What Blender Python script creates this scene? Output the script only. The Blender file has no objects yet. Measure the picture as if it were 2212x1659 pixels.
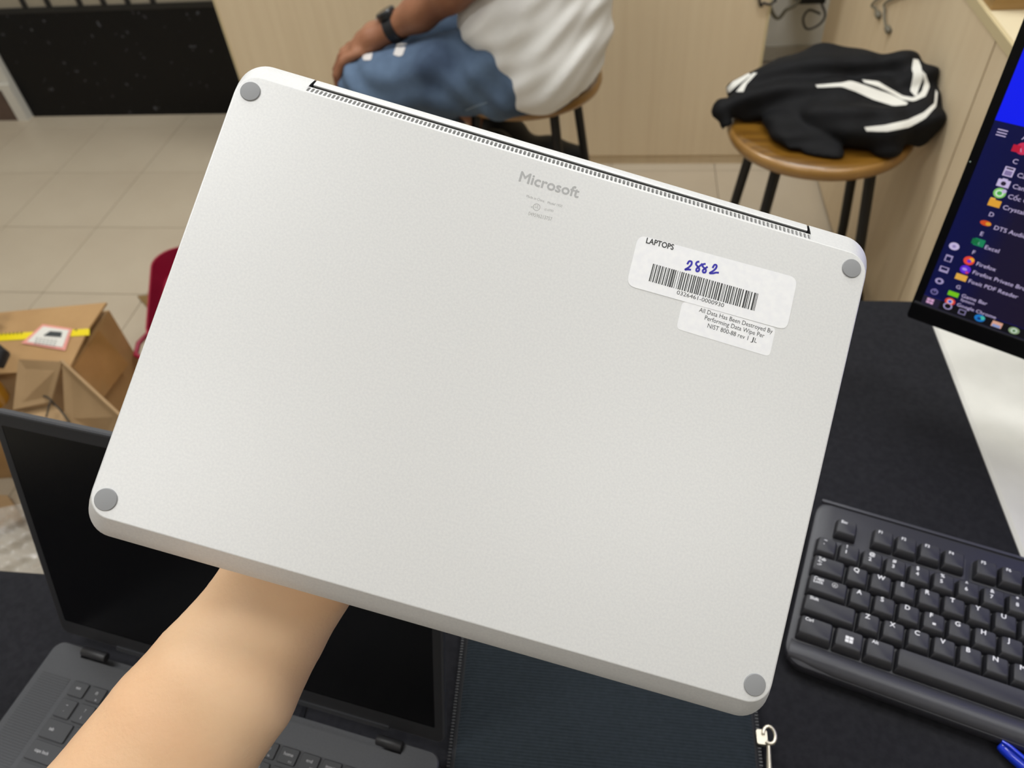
import bpy, bmesh, math, random
import numpy as np
from mathutils import Matrix, Vector
from mathutils.bvhtree import BVHTree

# ------------------------------------------------------------------ camera, light, exposure
scene = bpy.context.scene
IMG_W, IMG_H, FPX = 2212.0, 1659.0, 1661.0
CAM_H = 1.365
TABLE_Z = 0.72
CAM_R = np.array([[0.99065618, 0.11486499, -0.07352797],      # camera right
                  [0.0328365, -0.72415363, -0.6888565],       # camera down
                  [-0.13237104, 0.68000555, -0.72115904]])    # camera forward
CAM_P = np.array([0.0, 0.0, CAM_H])

cam_data = bpy.data.cameras.new('camera')
cam_data.sensor_width = 9.8
cam_data.lens = FPX / IMG_W * 9.8
cam_data.clip_start = 0.01
cam_data.dof.use_dof = True
cam_data.dof.focus_distance = 0.365
cam_data.dof.aperture_fstop = 3.4
cam = bpy.data.objects.new('camera', cam_data)
scene.collection.objects.link(cam)
mw = Matrix.Identity(4)
for r in range(3):
    mw[r][0], mw[r][1], mw[r][2], mw[r][3] = CAM_R[0][r], -CAM_R[1][r], -CAM_R[2][r], CAM_P[r]
cam.matrix_world = mw
scene.camera = cam

scene.view_settings.view_transform = 'Standard'
scene.view_settings.look = 'None'
scene.view_settings.gamma = 1.0
scene.view_settings.use_curve_mapping = False
scene.view_settings.exposure = 0.0

world = bpy.data.worlds.new('world')
world.use_nodes = True
world.node_tree.nodes['Background'].inputs[0].default_value = (0.9, 0.95, 1.0, 1)
world.node_tree.nodes['Background'].inputs[1].default_value = 0.0
scene.world = world

CEIL_Z = 2.75
# ceiling LED panels: (x, y, size_x, size_y, watts)
PANELS = [(-1.0, 0.18, 1.15, 0.30, 11.5), (0.95, 0.55, 1.15, 0.30, 11.0), (-1.25, 1.75, 1.15, 0.30, 21.0),
          (0.15, 1.65, 1.15, 0.30, 20.0), (-0.9, -1.0, 1.15, 0.30, 6.0), (1.0, -1.0, 1.15, 0.30, 3.5)]

# ------------------------------------------------------------------ helpers
LINK = scene.collection.objects.link
rnd = random.Random(7)

def lin(h):
    h = h.lstrip('#')
    c = [int(h[i:i + 2], 16) / 255 for i in (0, 2, 4)]
    return tuple(x / 12.92 if x <= .04045 else ((x + .055) / 1.055) ** 2.4 for x in c) + (1,)

def ray(u, v):
    return CAM_R.T @ np.array([(u - IMG_W / 2) / FPX, (v - IMG_H / 2) / FPX, 1.0])
def at_z(u, v, z):
    d = ray(u, v); return CAM_P + d * ((z - CAM_H) / d[2])
def at_y(u, v, y):
    d = ray(u, v); return CAM_P + d * (y / d[1])
def at_x(u, v, x):
    d = ray(u, v); return CAM_P + d * (x / d[0])
def at_depth(u, v, dep):
    return CAM_P + ray(u, v) * dep
def zoomed(x0, y0, s):
    return lambda x, y: (x0 + x / s, y0 + y / s)

MATS = {}
def mat(name, color, rough=.5, metal=0., color2=None, scale=30., stretch=(1, 1, 1), bump=0., bscale=None, coat=0.,
        emit=None, estr=0., spec=.5, trans=0., alpha=1., detail=4., sheen=0., lo=.35, hi=.65, coords='Object'):
    if name in MATS: return MATS[name]
    m = bpy.data.materials.new(name); m.use_nodes = True
    nt = m.node_tree; b = nt.nodes['Principled BSDF']
    I = b.inputs
    I['Base Color'].default_value = lin(color); I['Roughness'].default_value = rough; I['Metallic'].default_value = metal
    I['Coat Weight'].default_value = coat; I['Coat Roughness'].default_value = .12
    I['Specular IOR Level'].default_value = spec; I['Transmission Weight'].default_value = trans; I['Alpha'].default_value = alpha
    I['Sheen Weight'].default_value = sheen
    if emit: I['Emission Color'].default_value = lin(emit); I['Emission Strength'].default_value = estr
    if color2 or bump:
        tc = nt.nodes.new('ShaderNodeTexCoord'); mp = nt.nodes.new('ShaderNodeMapping')
        mp.inputs['Scale'].default_value = stretch; nt.links.new(tc.outputs[coords], mp.inputs['Vector'])
        if color2:
            n = nt.nodes.new('ShaderNodeTexNoise'); n.inputs['Scale'].default_value = scale; n.inputs['Detail'].default_value = detail
            nt.links.new(mp.outputs[0], n.inputs['Vector'])
            r = nt.nodes.new('ShaderNodeValToRGB'); r.color_ramp.elements[0].position = lo; r.color_ramp.elements[1].position = hi
            r.color_ramp.elements[0].color = lin(color); r.color_ramp.elements[1].color = lin(color2)
            nt.links.new(n.outputs[0], r.inputs[0]); nt.links.new(r.outputs[0], I['Base Color'])
        if bump:
            n2 = nt.nodes.new('ShaderNodeTexNoise'); n2.inputs['Scale'].default_value = bscale or scale; n2.inputs['Detail'].default_value = detail
            nt.links.new(mp.outputs[0], n2.inputs['Vector'])
            bp = nt.nodes.new('ShaderNodeBump'); bp.inputs['Strength'].default_value = bump; bp.inputs['Distance'].default_value = .002
            nt.links.new(n2.outputs[0], bp.inputs['Height']); nt.links.new(bp.outputs[0], I['Normal'])
    MATS[name] = m
    return m

def add_ribs(m, scale, axis='Y', strength=.5, dist=.001, coords='Object'):
    nt = m.node_tree; tc = nt.nodes.new('ShaderNodeTexCoord')
    w = nt.nodes.new('ShaderNodeTexWave'); w.bands_direction = axis; w.inputs['Scale'].default_value = scale
    w.inputs['Distortion'].default_value = .6; w.inputs['Detail'].default_value = 2; w.inputs['Detail Scale'].default_value = 3
    nt.links.new(tc.outputs[coords], w.inputs['Vector'])
    bp = nt.nodes.new('ShaderNodeBump'); bp.inputs['Strength'].default_value = strength; bp.inputs['Distance'].default_value = dist
    nt.links.new(w.outputs['Fac'], bp.inputs['Height']); nt.links.new(bp.outputs[0], nt.nodes['Principled BSDF'].inputs['Normal'])
    return m

def glow(name, color, strength=1.0):
    if name in MATS: return MATS[name]
    m = bpy.data.materials.new(name); m.use_nodes = True
    b = m.node_tree.nodes['Principled BSDF']
    b.inputs['Base Color'].default_value = (0.01, 0.01, 0.01, 1); b.inputs['Roughness'].default_value = .35
    b.inputs['Emission Color'].default_value = lin(color); b.inputs['Emission Strength'].default_value = strength
    MATS[name] = m
    return m

class MB:
    def __init__(s): s.v = []; s.f = []
    def add(s, vs, fs):
        o = len(s.v); s.v += [tuple(map(float, p)) for p in vs]; s.f += [tuple(i + o for i in f) for f in fs]; return s
    def box(s, a, b):
        x0, y0, z0 = a; x1, y1, z1 = b
        return s.add([(x0, y0, z0), (x1, y0, z0), (x1, y1, z0), (x0, y1, z0), (x0, y0, z1), (x1, y0, z1), (x1, y1, z1), (x0, y1, z1)],
                     [(3, 2, 1, 0), (4, 5, 6, 7), (0, 1, 5, 4), (1, 2, 6, 5), (2, 3, 7, 6), (3, 0, 4, 7)])
    def loops(s, loops, cap0=True, cap1=True):
        n = len(loops[0]); o = len(s.v)
        for l in loops: s.v += [tuple(map(float, p)) for p in l]
        for k in range(len(loops) - 1):
            for i in range(n):
                j = (i + 1) % n
                s.f.append((o + k * n + i, o + k * n + j, o + (k + 1) * n + j, o + (k + 1) * n + i))
        if cap0: s.f.append(tuple(o + i for i in reversed(range(n))))
        if cap1: s.f.append(tuple(o + (len(loops) - 1) * n + i for i in range(n)))
        return s
    def tube(s, pts, r, n=10):
        P = [np.array(p, float) for p in pts]; rs = r if hasattr(r, '__len__') else [r] * len(P)
        L = []; ref = None
        for i, p in enumerate(P):
            t = P[min(i + 1, len(P) - 1)] - P[max(i - 1, 0)]; t /= np.linalg.norm(t)
            if ref is None:
                ref = np.cross(t, [0, 0, 1]) if abs(t[2]) < .9 else np.cross(t, [1, 0, 0])
            a = ref - t * (ref @ t); a /= np.linalg.norm(a); b = np.cross(t, a); ref = a
            L.append([p + rs[i] * (math.cos(q) * a + math.sin(q) * b) for q in (2 * math.pi * k / n for k in range(n))])
        return s.loops(L)
    def lathe(s, prof, n=32, c=(0, 0, 0)):
        return s.loops([[(c[0] + r * math.cos(2 * math.pi * k / n), c[1] + r * math.sin(2 * math.pi * k / n), c[2] + z) for k in range(n)] for r, z in prof])
    def slab(s, quad, th):
        """four world points -> panel with thickness along its normal"""
        q = [np.array(p, float) for p in quad]; nn = np.cross(q[1] - q[0], q[3] - q[0]); nn /= np.linalg.norm(nn)
        if nn[2] < 0: nn = -nn
        return s.loops([[p - nn * th for p in q], q])

def rrect(x0, y0, x1, y1, r, n=6):
    out = []
    for cx, cy, a in ((x1 - r, y1 - r, 0), (x0 + r, y1 - r, 90), (x0 + r, y0 + r, 180), (x1 - r, y0 + r, 270)):
        for k in range(n + 1):
            q = math.radians(a + 90 * k / n); out.append((cx + r * math.cos(q), cy + r * math.sin(q)))
    return out

def smooth(me, ang=40):
    for p in me.polygons: p.use_smooth = True
    try: me.set_sharp_from_angle(angle=math.radians(ang))
    except Exception: pass

def mesh(name, mb, m=None, sm=40):
    me = bpy.data.meshes.new(name); me.from_pydata(mb.v, [], mb.f); me.update()
    if sm: smooth(me, sm)
    if m: me.materials.append(m)
    return me

def put(name, me, parent=None, loc=None, rotz=None, mtx=None):
    o = bpy.data.objects.new(name, me); LINK(o)
    if parent: o.parent = parent
    if mtx is not None: o.matrix_basis = mtx
    if loc is not None: o.location = loc
    if rotz is not None: o.rotation_euler = (0, 0, rotz)
    return o

def obj(name, mb, m, parent=None, sm=40, world_coords=False):
    """one mesh object; world_coords: the mesh is given in world space and parent is an Empty (translation/rotation)"""
    if world_coords and parent is not None:
        inv = wmat(parent).inverted(); mb.v = [tuple(inv @ Vector(p)) for p in mb.v]
    return put(name, mesh(name, mb, m, sm), parent)

def wmat(o):
    return o.matrix_basis if o.parent is None else wmat(o.parent) @ o.matrix_basis

def tag(o, label, cat, group=None):
    o['label'] = label; o['category'] = cat
    if group: o['group'] = group
    return o
def struct(o):
    o['kind'] = 'structure'; return o
def thing(name, label, cat, loc=(0, 0, 0), mtx=None, group=None):
    o = bpy.data.objects.new(name, None); LINK(o); o.empty_display_size = .05
    if mtx is not None: o.matrix_basis = mtx
    else: o.location = loc
    if mtx is None: o.matrix_basis = Matrix.Translation(loc)
    return tag(o, label, cat, group)
def frame(origin, ex, ey, ez):
    M = Matrix.Identity(4)
    for r in range(3): M[r][0], M[r][1], M[r][2], M[r][3] = ex[r], ey[r], ez[r], origin[r]
    return M
def local(parent, pts):
    inv = wmat(parent).inverted(); return [np.array(inv @ Vector(tuple(map(float, p)))) for p in pts]

# text -------------------------------------------------------------
_TC = {}
def text_mesh(s, off=0.0):
    k = (s, off)
    if k in _TC: return _TC[k]
    c = bpy.data.curves.new('t', 'FONT'); c.body = s; c.resolution_u = 3; c.offset = off
    o = bpy.data.objects.new('t', c); LINK(o)
    bpy.context.view_layer.update()
    dg = bpy.context.evaluated_depsgraph_get()
    me = bpy.data.meshes.new_from_object(o.evaluated_get(dg))
    v = np.array([x.co[:] for x in me.vertices]) if len(me.vertices) else np.zeros((0, 3)); f = [tuple(p.vertices) for p in me.polygons]
    bpy.data.objects.remove(o); bpy.data.meshes.remove(me); bpy.data.curves.remove(c)
    _TC[k] = (v, f); return v, f
CAPH = text_mesh('H')[0][:, 1].max()
def text_into(mb, s, org, xd, yd, height, width=None, off=0.0, center=False, bold=0.0):
    if bold:
        nz_ = np.cross(xd, yd)
        for i_, (bx_, by_) in enumerate(((bold, 0), (-bold, 0), (0, bold), (0, -bold))):
            text_into(mb, s, np.array(org, float) + nz_ * 1.5e-5 * i_ + np.array(xd) * bx_ * height + np.array(yd) * by_ * height, xd, yd, height, width, off, center)
        return mb
    v, f = text_mesh(s, off)
    if len(v) == 0: return mb
    sy = height / CAPH; x0, x1 = v[:, 0].min(), v[:, 0].max()
    sx = width / (x1 - x0) if width else sy
    org = np.array(org, float)
    if center: org = org - np.array(xd) * sx * (x1 - x0) / 2
    P = org + np.outer((v[:, 0] - x0) * sx, xd) + np.outer(v[:, 1] * sy, yd)
    return mb.add(P, f)

# signed distance modelling ---------------------------------------
def cap(P, a, b, ra, rb=None):
    a = np.array(a, float); b = np.array(b, float); rb = ra if rb is None else rb
    pa = P - a; ba = b - a; h = np.clip(pa @ ba / (ba @ ba), 0, 1)
    return np.linalg.norm(pa - h[:, None] * ba, axis=1) - (ra + (rb - ra) * h)
def ell(P, c, r):
    q = P - np.array(c, float); r = np.array(r, float); k0 = np.linalg.norm(q / r, axis=1); k1 = np.linalg.norm(q / r ** 2, axis=1)
    return k0 * (k0 - 1) / np.maximum(k1, 1e-9)
def smin(a, b, k):
    h = np.clip(.5 + .5 * (b - a) / k, 0, 1); return b + (a - b) * h - k * h * (1 - h)
def chain(P, pts, rs, k=.01, d=None):
    for i in range(len(pts) - 1):
        c = cap(P, pts[i], pts[i + 1], rs[i], rs[i + 1]); d = c if d is None else smin(d, c, k)
    return d
def nets(fn, lo, hi, h):
    lo = np.array(lo, float); hi = np.array(hi, float); n = np.ceil((hi - lo) / h).astype(int) + 1
    g = np.stack(np.meshgrid(*[lo[i] + h * np.arange(n[i]) for i in range(3)], indexing='ij'), -1).reshape(-1, 3)
    F = np.concatenate([fn(g[i:i + 400000]) for i in range(0, len(g), 400000)]).reshape(n)
    s = F < 0; c = n - 1
    acc = np.zeros(tuple(c) + (3,)); cnt = np.zeros(tuple(c))
    def cor(A, o): return A[o[0]:o[0] + c[0], o[1]:o[1] + c[1], o[2]:o[2] + c[2]]
    for ax in range(3):
        o1, o2 = [k for k in range(3) if k != ax]
        for p in (0, 1):
            for q in (0, 1):
                a = [0, 0, 0]; a[o1] = p; a[o2] = q; b = list(a); b[ax] = 1
                fa, fb = cor(F, a), cor(F, b); x = (fa < 0) != (fb < 0)
                t = np.where(x, fa / np.where(x, fa - fb, 1), 0)
                for k in range(3): acc[..., k] += np.where(x, (a[k] + t if k == ax else a[k]), 0)
                cnt += x
    m = cnt > 0; idx = -np.ones(tuple(c), int); idx[m] = np.arange(m.sum())
    V = (np.argwhere(m) + acc[m] / cnt[m][:, None]) * h + lo
    Q = []
    for ax in range(3):
        o1, o2 = (ax + 1) % 3, (ax + 2) % 3
        sl0 = [slice(1, -1)] * 3; sl1 = [slice(1, -1)] * 3; sl0[ax] = slice(0, -1); sl1[ax] = slice(1, None)
        e = np.argwhere(s[tuple(sl0)] != s[tuple(sl1)])
        if not len(e): continue
        base = e.copy(); base[:, o1] += 1; base[:, o2] += 1
        def cell(d1, d2):
            w = base.copy(); w[:, o1] -= d1; w[:, o2] -= d2; return idx[w[:, 0], w[:, 1], w[:, 2]]
        q = np.stack([cell(1, 1), cell(0, 1), cell(0, 0), cell(1, 0)], 1)
        ins = s[tuple(base.T)]
        q[~ins] = q[~ins][:, ::-1]; Q.append(q)
    mb = MB(); mb.v = [tuple(p) for p in V]; mb.f = [tuple(int(i) for i in r) for r in np.concatenate(Q)]
    return mb

def decal(mb_target, edge_a, edge_b, off=.0015, nu=14, nv=3):
    """cloth strip lying on a surface between two photographed edges (pixels): rays give the points on the surface"""
    bvh = BVHTree.FromPolygons(mb_target.v, mb_target.f)
    def samp(e, t):
        e = [np.array(p, float) for p in e]; L = [0]
        for i in range(len(e) - 1): L.append(L[-1] + np.linalg.norm(e[i + 1] - e[i]))
        d = t * L[-1]
        for i in range(len(e) - 1):
            if d <= L[i + 1] + 1e-9: return e[i] + (e[i + 1] - e[i]) * ((d - L[i]) / max(L[i + 1] - L[i], 1e-9))
        return e[-1]
    out = MB(); rows = []
    for i in range(nu + 1):
        a = samp(edge_a, i / nu); b = samp(edge_b, i / nu); row = []
        for j in range(nv + 1):
            p = a + (b - a) * j / nv; d = ray(*p); d /= np.linalg.norm(d)
            hit, nn, _, _ = bvh.ray_cast(Vector(CAM_P), Vector(d))
            if hit is None:
                g = Vector(CAM_P + d * 1.95); hit, nn, _, _ = bvh.find_nearest(g)
            if nn.dot(Vector(d)) > 0: nn = -nn
            row.append(np.array(hit) + np.array(nn) * off)
        rows.append(row)
    n = nv + 1
    for r in rows: out.v += [tuple(map(float, p)) for p in r]
    for i in range(nu):
        for j in range(nv): out.f.append((i * n + j, i * n + j + 1, (i + 1) * n + j + 1, (i + 1) * n + j))
    return out

# ------------------------------------------------------------------ materials
M_tile = mat('floor_tile_glaze', '#bbae99', .38, color2='#b3a590', scale=3.0, spec=.4)
M_grout = mat('floor_grout', '#aa9d8a', .9)
M_wallw = mat('wall_paint', '#c9c6bd', .8, bump=.05, bscale=200)
M_wallg = mat('grey_wall_paint', '#dedcd5', .85, bump=.05, bscale=150)
M_ceil = mat('ceiling_paint', '#e6e4de', .9)
M_brown = mat('brown_skirting_tile', '#5d4a40', .45, color2='#4f3e36', scale=14)
M_lam = mat('pale_wood_laminate', '#dbc8a8', .48, color2='#d6c2a2', scale=5, stretch=(9, 9, .35), spec=.35)
M_lamedge = mat('pale_laminate_edge', '#c6b68f', .5)
M_lamtop = mat('cream_counter_top', '#ddcfae', .35)
M_black_case = mat('glossy_black_panel', '#060608', .38, color2='#4a4b50', scale=48, lo=.735, hi=.765, spec=.25, detail=1)
M_cloth_black = mat('black_table_cloth', '#222226', .95, color2='#1c1c20', scale=180, bump=.25, bscale=900, spec=.2)
M_white_desk = mat('white_desk_laminate', '#d9d7d0', .4, color2='#d2d0c9', scale=25)
M_steel_black = mat('black_powder_steel', '#0c0c0e', .45)
M_metal = mat('brushed_steel', '#b9b8b2', .3, metal=.9)

# ------------------------------------------------------------------ room shell
X0, X1, Y0, Y1 = -3.0, 2.3, -2.2, 3.07
fl_o = struct(obj('floor', MB().box((X0, Y0, -.06), (X1, Y1, -.006)), M_grout))
TS = .3333
tile_me = mesh('tile', MB().loops([[(x, y, -.006) for x, y in rrect(0, 0, TS - .002, TS - .002, .001, 1)],
                                   [(x, y, -.0008) for x, y in rrect(0, 0, TS - .002, TS - .002, .001, 1)],
                                   [(x, y, 0) for x, y in rrect(.0006, .0006, TS - .0026, TS - .0026, .001, 1)]], cap0=False), M_tile, 0)
xi = -2.367 - TS
while xi < X1 - .02:
    yi = -.40
    while yi < Y1 - .02:
        if xi + TS <= X1 + .005 and yi + TS <= Y1 + .09: put('tile', tile_me, fl_o, (xi, yi, 0))
        yi += TS
    xi += TS
struct(obj('ceiling', MB().box((X0, Y0, CEIL_Z), (X1, Y1, CEIL_Z + .05)), M_ceil))
struct(obj('wall_left', MB().box((X0 - .05, Y0, 0), (X0, Y1, CEIL_Z)), M_wallw))
struct(obj('wall_right', MB().box((X1, Y0, 0), (X1 + .05, Y1, CEIL_Z)), M_wallw))
struct(obj('wall_back', MB().box((X0, Y0 - .05, 0), (X1, Y0, CEIL_Z)), M_wallw))
struct(obj('wall_front', MB().box((X0, Y1, 0), (X1, Y1 + .05, CEIL_Z)), M_wallg))
struct(obj('baseboard_front', MB().box((.40, Y1 - .012, 0), (X1, Y1, .055)), mat('baseboard_paint', '#b3ada0', .6)))
# white pillar with brown skirting beside the black case
struct(obj('wall_pillar', MB().box((X0, 2.672, 0), (-2.385, Y1, CEIL_Z)), M_wallw))
struct(obj('baseboard_left', MB().box((X0, 2.664, 0), (-2.425, 2.672, .128)), M_brown))
tr = MB().box((-2.425, 2.658, 0), (-2.383, 2.6719, .150)); tr.box((X0, 2.660, .128), (-2.425, 2.6719, .150))
struct(obj('trim_1', tr, mat('white_trim', '#cdc9bf', .5)))

# ceiling light panels, each with its own light
for i, (x, y, sx, sy, w) in enumerate(PANELS):
    where = ['above the dark laptop', 'above the white desk', 'above the floor between cartons and black case', 'above the stool with the jacket', 'behind the side table with the dark laptop', 'behind the white desk with the monitor'][i]
    t = thing('ceiling_light_offscreen', 'flat white rectangular ceiling light ' + where, 'light', (x, y, CEIL_Z - .05), group='ceiling light panels')
    fr = MB()
    for a, b in (((-sx / 2, -sy / 2), (sx / 2, -sy / 2 + .015)), ((-sx / 2, sy / 2 - .015), (sx / 2, sy / 2)), ((-sx / 2, -sy / 2 + .015), (-sx / 2 + .015, sy / 2 - .015)), ((sx / 2 - .015, -sy / 2 + .015), (sx / 2, sy / 2 - .015))):
        fr.box((a[0], a[1], 0), (b[0], b[1], .05))
    obj('frame', fr, mat('lamp_frame_white', '#e8e8e8', .5), t)
    obj('diffuser_offscreen', MB().box((-sx / 2 + .015, -sy / 2 + .015, .01), (sx / 2 - .015, sy / 2 - .015, .05)), glow('lamp_diffuser', '#fffaf2', 4.0), t)
    ld = bpy.data.lights.new('ceiling_panel_offscreen', 'AREA'); ld.shape = 'RECTANGLE'; ld.size = sx - .04; ld.size_y = sy - .04; ld.energy = w; ld.color = (.95, .98, 1.0)
    lo_ = bpy.data.objects.new('ceiling_panel_offscreen', ld); LINK(lo_); lo_.parent = t; lo_.location = (0, 0, -.004)

# ------------------------------------------------------------------ far counter, right counter, black case
t = thing('counter_cabinet', 'long pale wood counter front behind the man on the stool', 'cabinet', (-.42, 2.3, 0))
obj('body', MB().box((-1.226, 2.318, .04), (.388, 2.80, .782)), M_lam, t, 0, True)
obj('front_panel', MB().box((-1.226, 2.3, .036), (.390, 2.318, .782)), M_lam, t, 0, True)
obj('edge_band', MB().box((-1.232, 2.297, 0), (-1.226, 2.80, .782)), M_lamedge, t, 0, True)
obj('edge_band', MB().box((.390, 2.297, 0), (.3965, 2.80, .782)), M_lamedge, t, 0, True)
obj('plinth', MB().box((-1.226, 2.308, 0), (.390, 2.34, .034)), M_lam, t, 0, True)
obj('counter_top', MB().box((-1.25, 2.285, .782), (.41, 2.81, .802)), M_lamtop, t, 0, True)

XR = .603
t = thing('side_counter', 'pale wood side counter with cream top beside the jacket stool', 'cabinet', (XR + .3, 1.7, 0))
obj('body', MB().box((XR + .018, .86, .04), (1.2, 2.515, .783)), M_lam, t, 0, True)
for y0, y1 in ((1.3625, 2.515), (.86, 1.3575)):
    obj('door_panel', MB().box((XR, y0, .012), (XR + .018, y1, .782)), M_lam, t, 0, True)
obj('plinth', MB().box((XR + .03, .86, 0), (1.2, 2.515, .04)), M_lam, t, 0, True)
obj('counter_top', MB().box((XR - .002, .85, .784), (1.22, 2.52, .802)), M_lamedge, t, 0, True)
obj('top_surface', MB().box((XR + .004, .856, .802), (1.216, 2.515, .8035)), M_lamtop, t, 0, True)
b0 = at_z(2140, 23, .8036)
t = thing('wooden_tray_box', 'brown wooden box standing on the cream side counter', 'box', (b0[0] + .2, b0[1] + .15, .8036))
mw_ = mat('brown_box_wood', '#a5824f', .55, color2='#96743f', scale=8, stretch=(1, 6, 6))
obj('body', MB().box((b0[0], b0[1], .8036), (b0[0] + .42, b0[1] + .34, .94)), mw_, t, 0, True)
obj('lid', MB().box((b0[0] - .004, b0[1] - .004, .94), (b0[0] + .424, b0[1] + .344, .955)), mw_, t, 0, True)

t = thing('display_case', 'low glossy black display case with slotted rail at the white pillar', 'cabinet', (-1.8, 2.87, 0))
obj('body', MB().box((-2.378, 2.694, .0), (-1.245, 3.05, .40)), M_black_case, t, 0, True)
obj('ledge', MB().box((-2.378, 2.692, .40), (-1.245, 3.05, .418)), mat('black_ledge', '#121212', .4), t, 0, True)
obj('rail', MB().box((-2.375, 2.700, .418), (-1.247, 2.720, .452)), mat('aluminium_rail', '#a39b8b', .4, metal=.4), t, 0, True)
obj('backboard', MB().box((-2.375, 2.745, .418), (-1.247, 2.77, .72)), mat('case_white_board', '#f4f6f8', .4), t, 0, True)
for u in (48, 101, 170, 222, 275, 330):
    x = at_y(u, 4, 2.696)[0]
    obj('divider', MB().box((x - .009, 2.694, .418), (x + .009, 2.724, .60)), M_steel_black, t, 0, True)
obj('top_beam', MB().box((-2.378, 2.694, .60), (-1.245, 2.80, .62)), M_steel_black, t, 0, True)
g0 = at_y(487, 110, 2.60)
tag(obj('grey_junction_box', MB().loops([[(x + g0[0] , y, g0[2] - .055) for x, y in rrect(-.005, 2.45, .035, 2.60, .006)], [(x + g0[0], y, g0[2] + .04) for x, y in rrect(-.005, 2.45, .035, 2.60, .006)]]),
        mat('grey_plastic', '#55575c', .5)), 'small grey plastic box fixed to the end of the pale counter', 'box')
bpy.data.objects['grey_junction_box'].location.x = -1.234 - .035 - g0[0]

# cables
def cable(name, label, pts, r, m, plug=None, group=None):
    P = [np.array(p, float) for p in pts]; S = []
    for i in range(len(P) - 1):                       # Catmull-Rom
        p0, p1, p2, p3 = P[max(i - 1, 0)], P[i], P[i + 1], P[min(i + 2, len(P) - 1)]
        for k in range(8):
            q = k / 8; S.append(.5 * ((2 * p1) + (-p0 + p2) * q + (2 * p0 - 5 * p1 + 4 * p2 - p3) * q * q + (-p0 + 3 * p1 - 3 * p2 + p3) * q ** 3))
    S.append(P[-1])
    t = thing(name, label, 'cable', tuple(P[-1]), group=group)
    obj('cord', MB().tube(S, r, 8), m, t, 60, True)
    if plug:
        d = (S[-1] - S[-3]); d /= np.linalg.norm(d); e = S[-1]
        obj('plug', MB().tube([e - d * .004, e, e + d * plug, e + d * (plug + .003)], [r * 1.2, r * 2.4, r * 2.6, r * 1.6], 10), m, t, 60, True)
M_cabg = mat('grey_cable_rubber', '#6d685a', .5); M_cabd = mat('dark_cable_rubber', '#2b2723', .5)
top = lambda x, y: (x, y, .81)
cable('hanging_cable', 'short grey cable with plug hanging over the side counter front', [(.63, 1.72, .8062), (.598, 1.72, .80)] + [at_x(u, v, .597) for u, v in ((1891, 2), (1891, 18), (1895, 28))], .0028, M_cabg, .02)
cable('hanging_cable', 'longer grey cable with plug hanging over the side counter front', [(.63, 1.60, .8062), (.598, 1.60, .80)] + [at_x(u, v, .597) for u, v in ((1922, 0), (1911, 25), (1912, 50), (1916, 60))], .0028, M_cabg, .02)
cable('wall_cable', 'thick grey cable sagging across the gap between the counters', [(.36, 2.9, .55)] + [at_y(u, v, 2.9) for u, v in ((1668, 27), (1700, 20), (1720, 8), (1727, -6), (1730, -60))], .007, M_cabg)
cable('wall_cable', 'thin brown cable running down the gap wall into the corner', [at_y(u, v, 2.95) for u, v in ((1766, -40), (1772, 0), (1782, 28), (1778, 44), (1762, 58), (1742, 62), (1735, 40), (1748, 22), (1772, 30))], .004, M_cabd)
cable('wall_cable', 'dark looped cable hung over the end of the long counter', [(.30, 2.32, .806), (.305, 2.29, .79)] + [at_y(u, v, 2.292) for u, v in ((1640, -6), (1650, 6), (1664, 9), (1673, 1), (1676, -10))] + [(.385, 2.288, .70), (.372, 2.287, .79), (.36, 2.33, .806)], .0035, M_cabd)
p = at_y(1750, -4, 2.95)
tag(obj('power_adapter', MB().box((p[0] - .05, 2.91, p[2] - .005), (p[0] + .045, 3.069, p[2] + .05)), M_steel_black), 'black power adapter on the grey wall in the gap', 'adapter')

# ------------------------------------------------------------------ tables
def table(name, label, x0, x1, y0, y1, m, legm, skirt=None):
    t = thing(name, label, 'table', ((x0 + x1) / 2, (y0 + y1) / 2, 0))
    r = .006
    obj('table_top', MB().loops([[(x, y, TABLE_Z - .028) for x, y in rrect(x0, y0, x1, y1, r, 3)], [(x, y, TABLE_Z - .003) for x, y in rrect(x0, y0, x1, y1, r, 3)],
                                 [(x, y, TABLE_Z) for x, y in rrect(x0 + .003, y0 + .003, x1 - .003, y1 - .003, r, 3)]]), m, t, 30, True)
    for lx in (x0 + .05, x1 - .09):
        for ly in (y0 + .05, y1 - .09):
            obj('leg', MB().box((lx, ly, 0), (lx + .04, ly + .04, TABLE_Z - .028)), legm, t, 0, True)
    return t
table('work_table', 'black topped table under the keyboard and ribbed sleeve', -.2495, .3715, -.45, .772, M_cloth_black, M_steel_black)
table('work_table', 'black topped side table under the open dark laptop', -1.05, -.2505, -.45, .330, M_cloth_black, M_steel_black)
table('white_desk', 'white topped desk under the computer monitor', .3722, 1.15, -.45, .772, M_white_desk, mat('desk_leg_grey', '#8b8b88', .5))

# ------------------------------------------------------------------ laptop held in the air
LM = np.array([[0.95861, -0.22356, -0.17634], [-0.08259, -0.81098, 0.57921], [-0.2725, -0.54067, -0.79588]])   # u right, v to front edge, w into the laptop
LT = np.array([-0.17363, 0.32777, 1.21905]); LW, LD = .301, .20652
def lap_uv(px, py):
    d = ray(px, py); n = LM[:, 2]; s = ((LT - CAM_P) @ n) / (d @ n); q = LM.T @ (CAM_P + d * s - LT); return np.array([q[0], q[1]])
lap = thing('laptop', 'closed silver laptop held up underside first with stickers and round grey feet', 'laptop', mtx=frame(LT, LM[:, 0], LM[:, 1], LM[:, 2]))
M_plat = mat('platinum_aluminium', '#d6d6d6', .40, metal=.15, color2='#dcdcdb', scale=900, bump=.02, bscale=2500, spec=.45)
M_gap = mat('hinge_channel_dark', '#1d1d1f', .5)  # near-black colour for the channel between vents and lid spine
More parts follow.
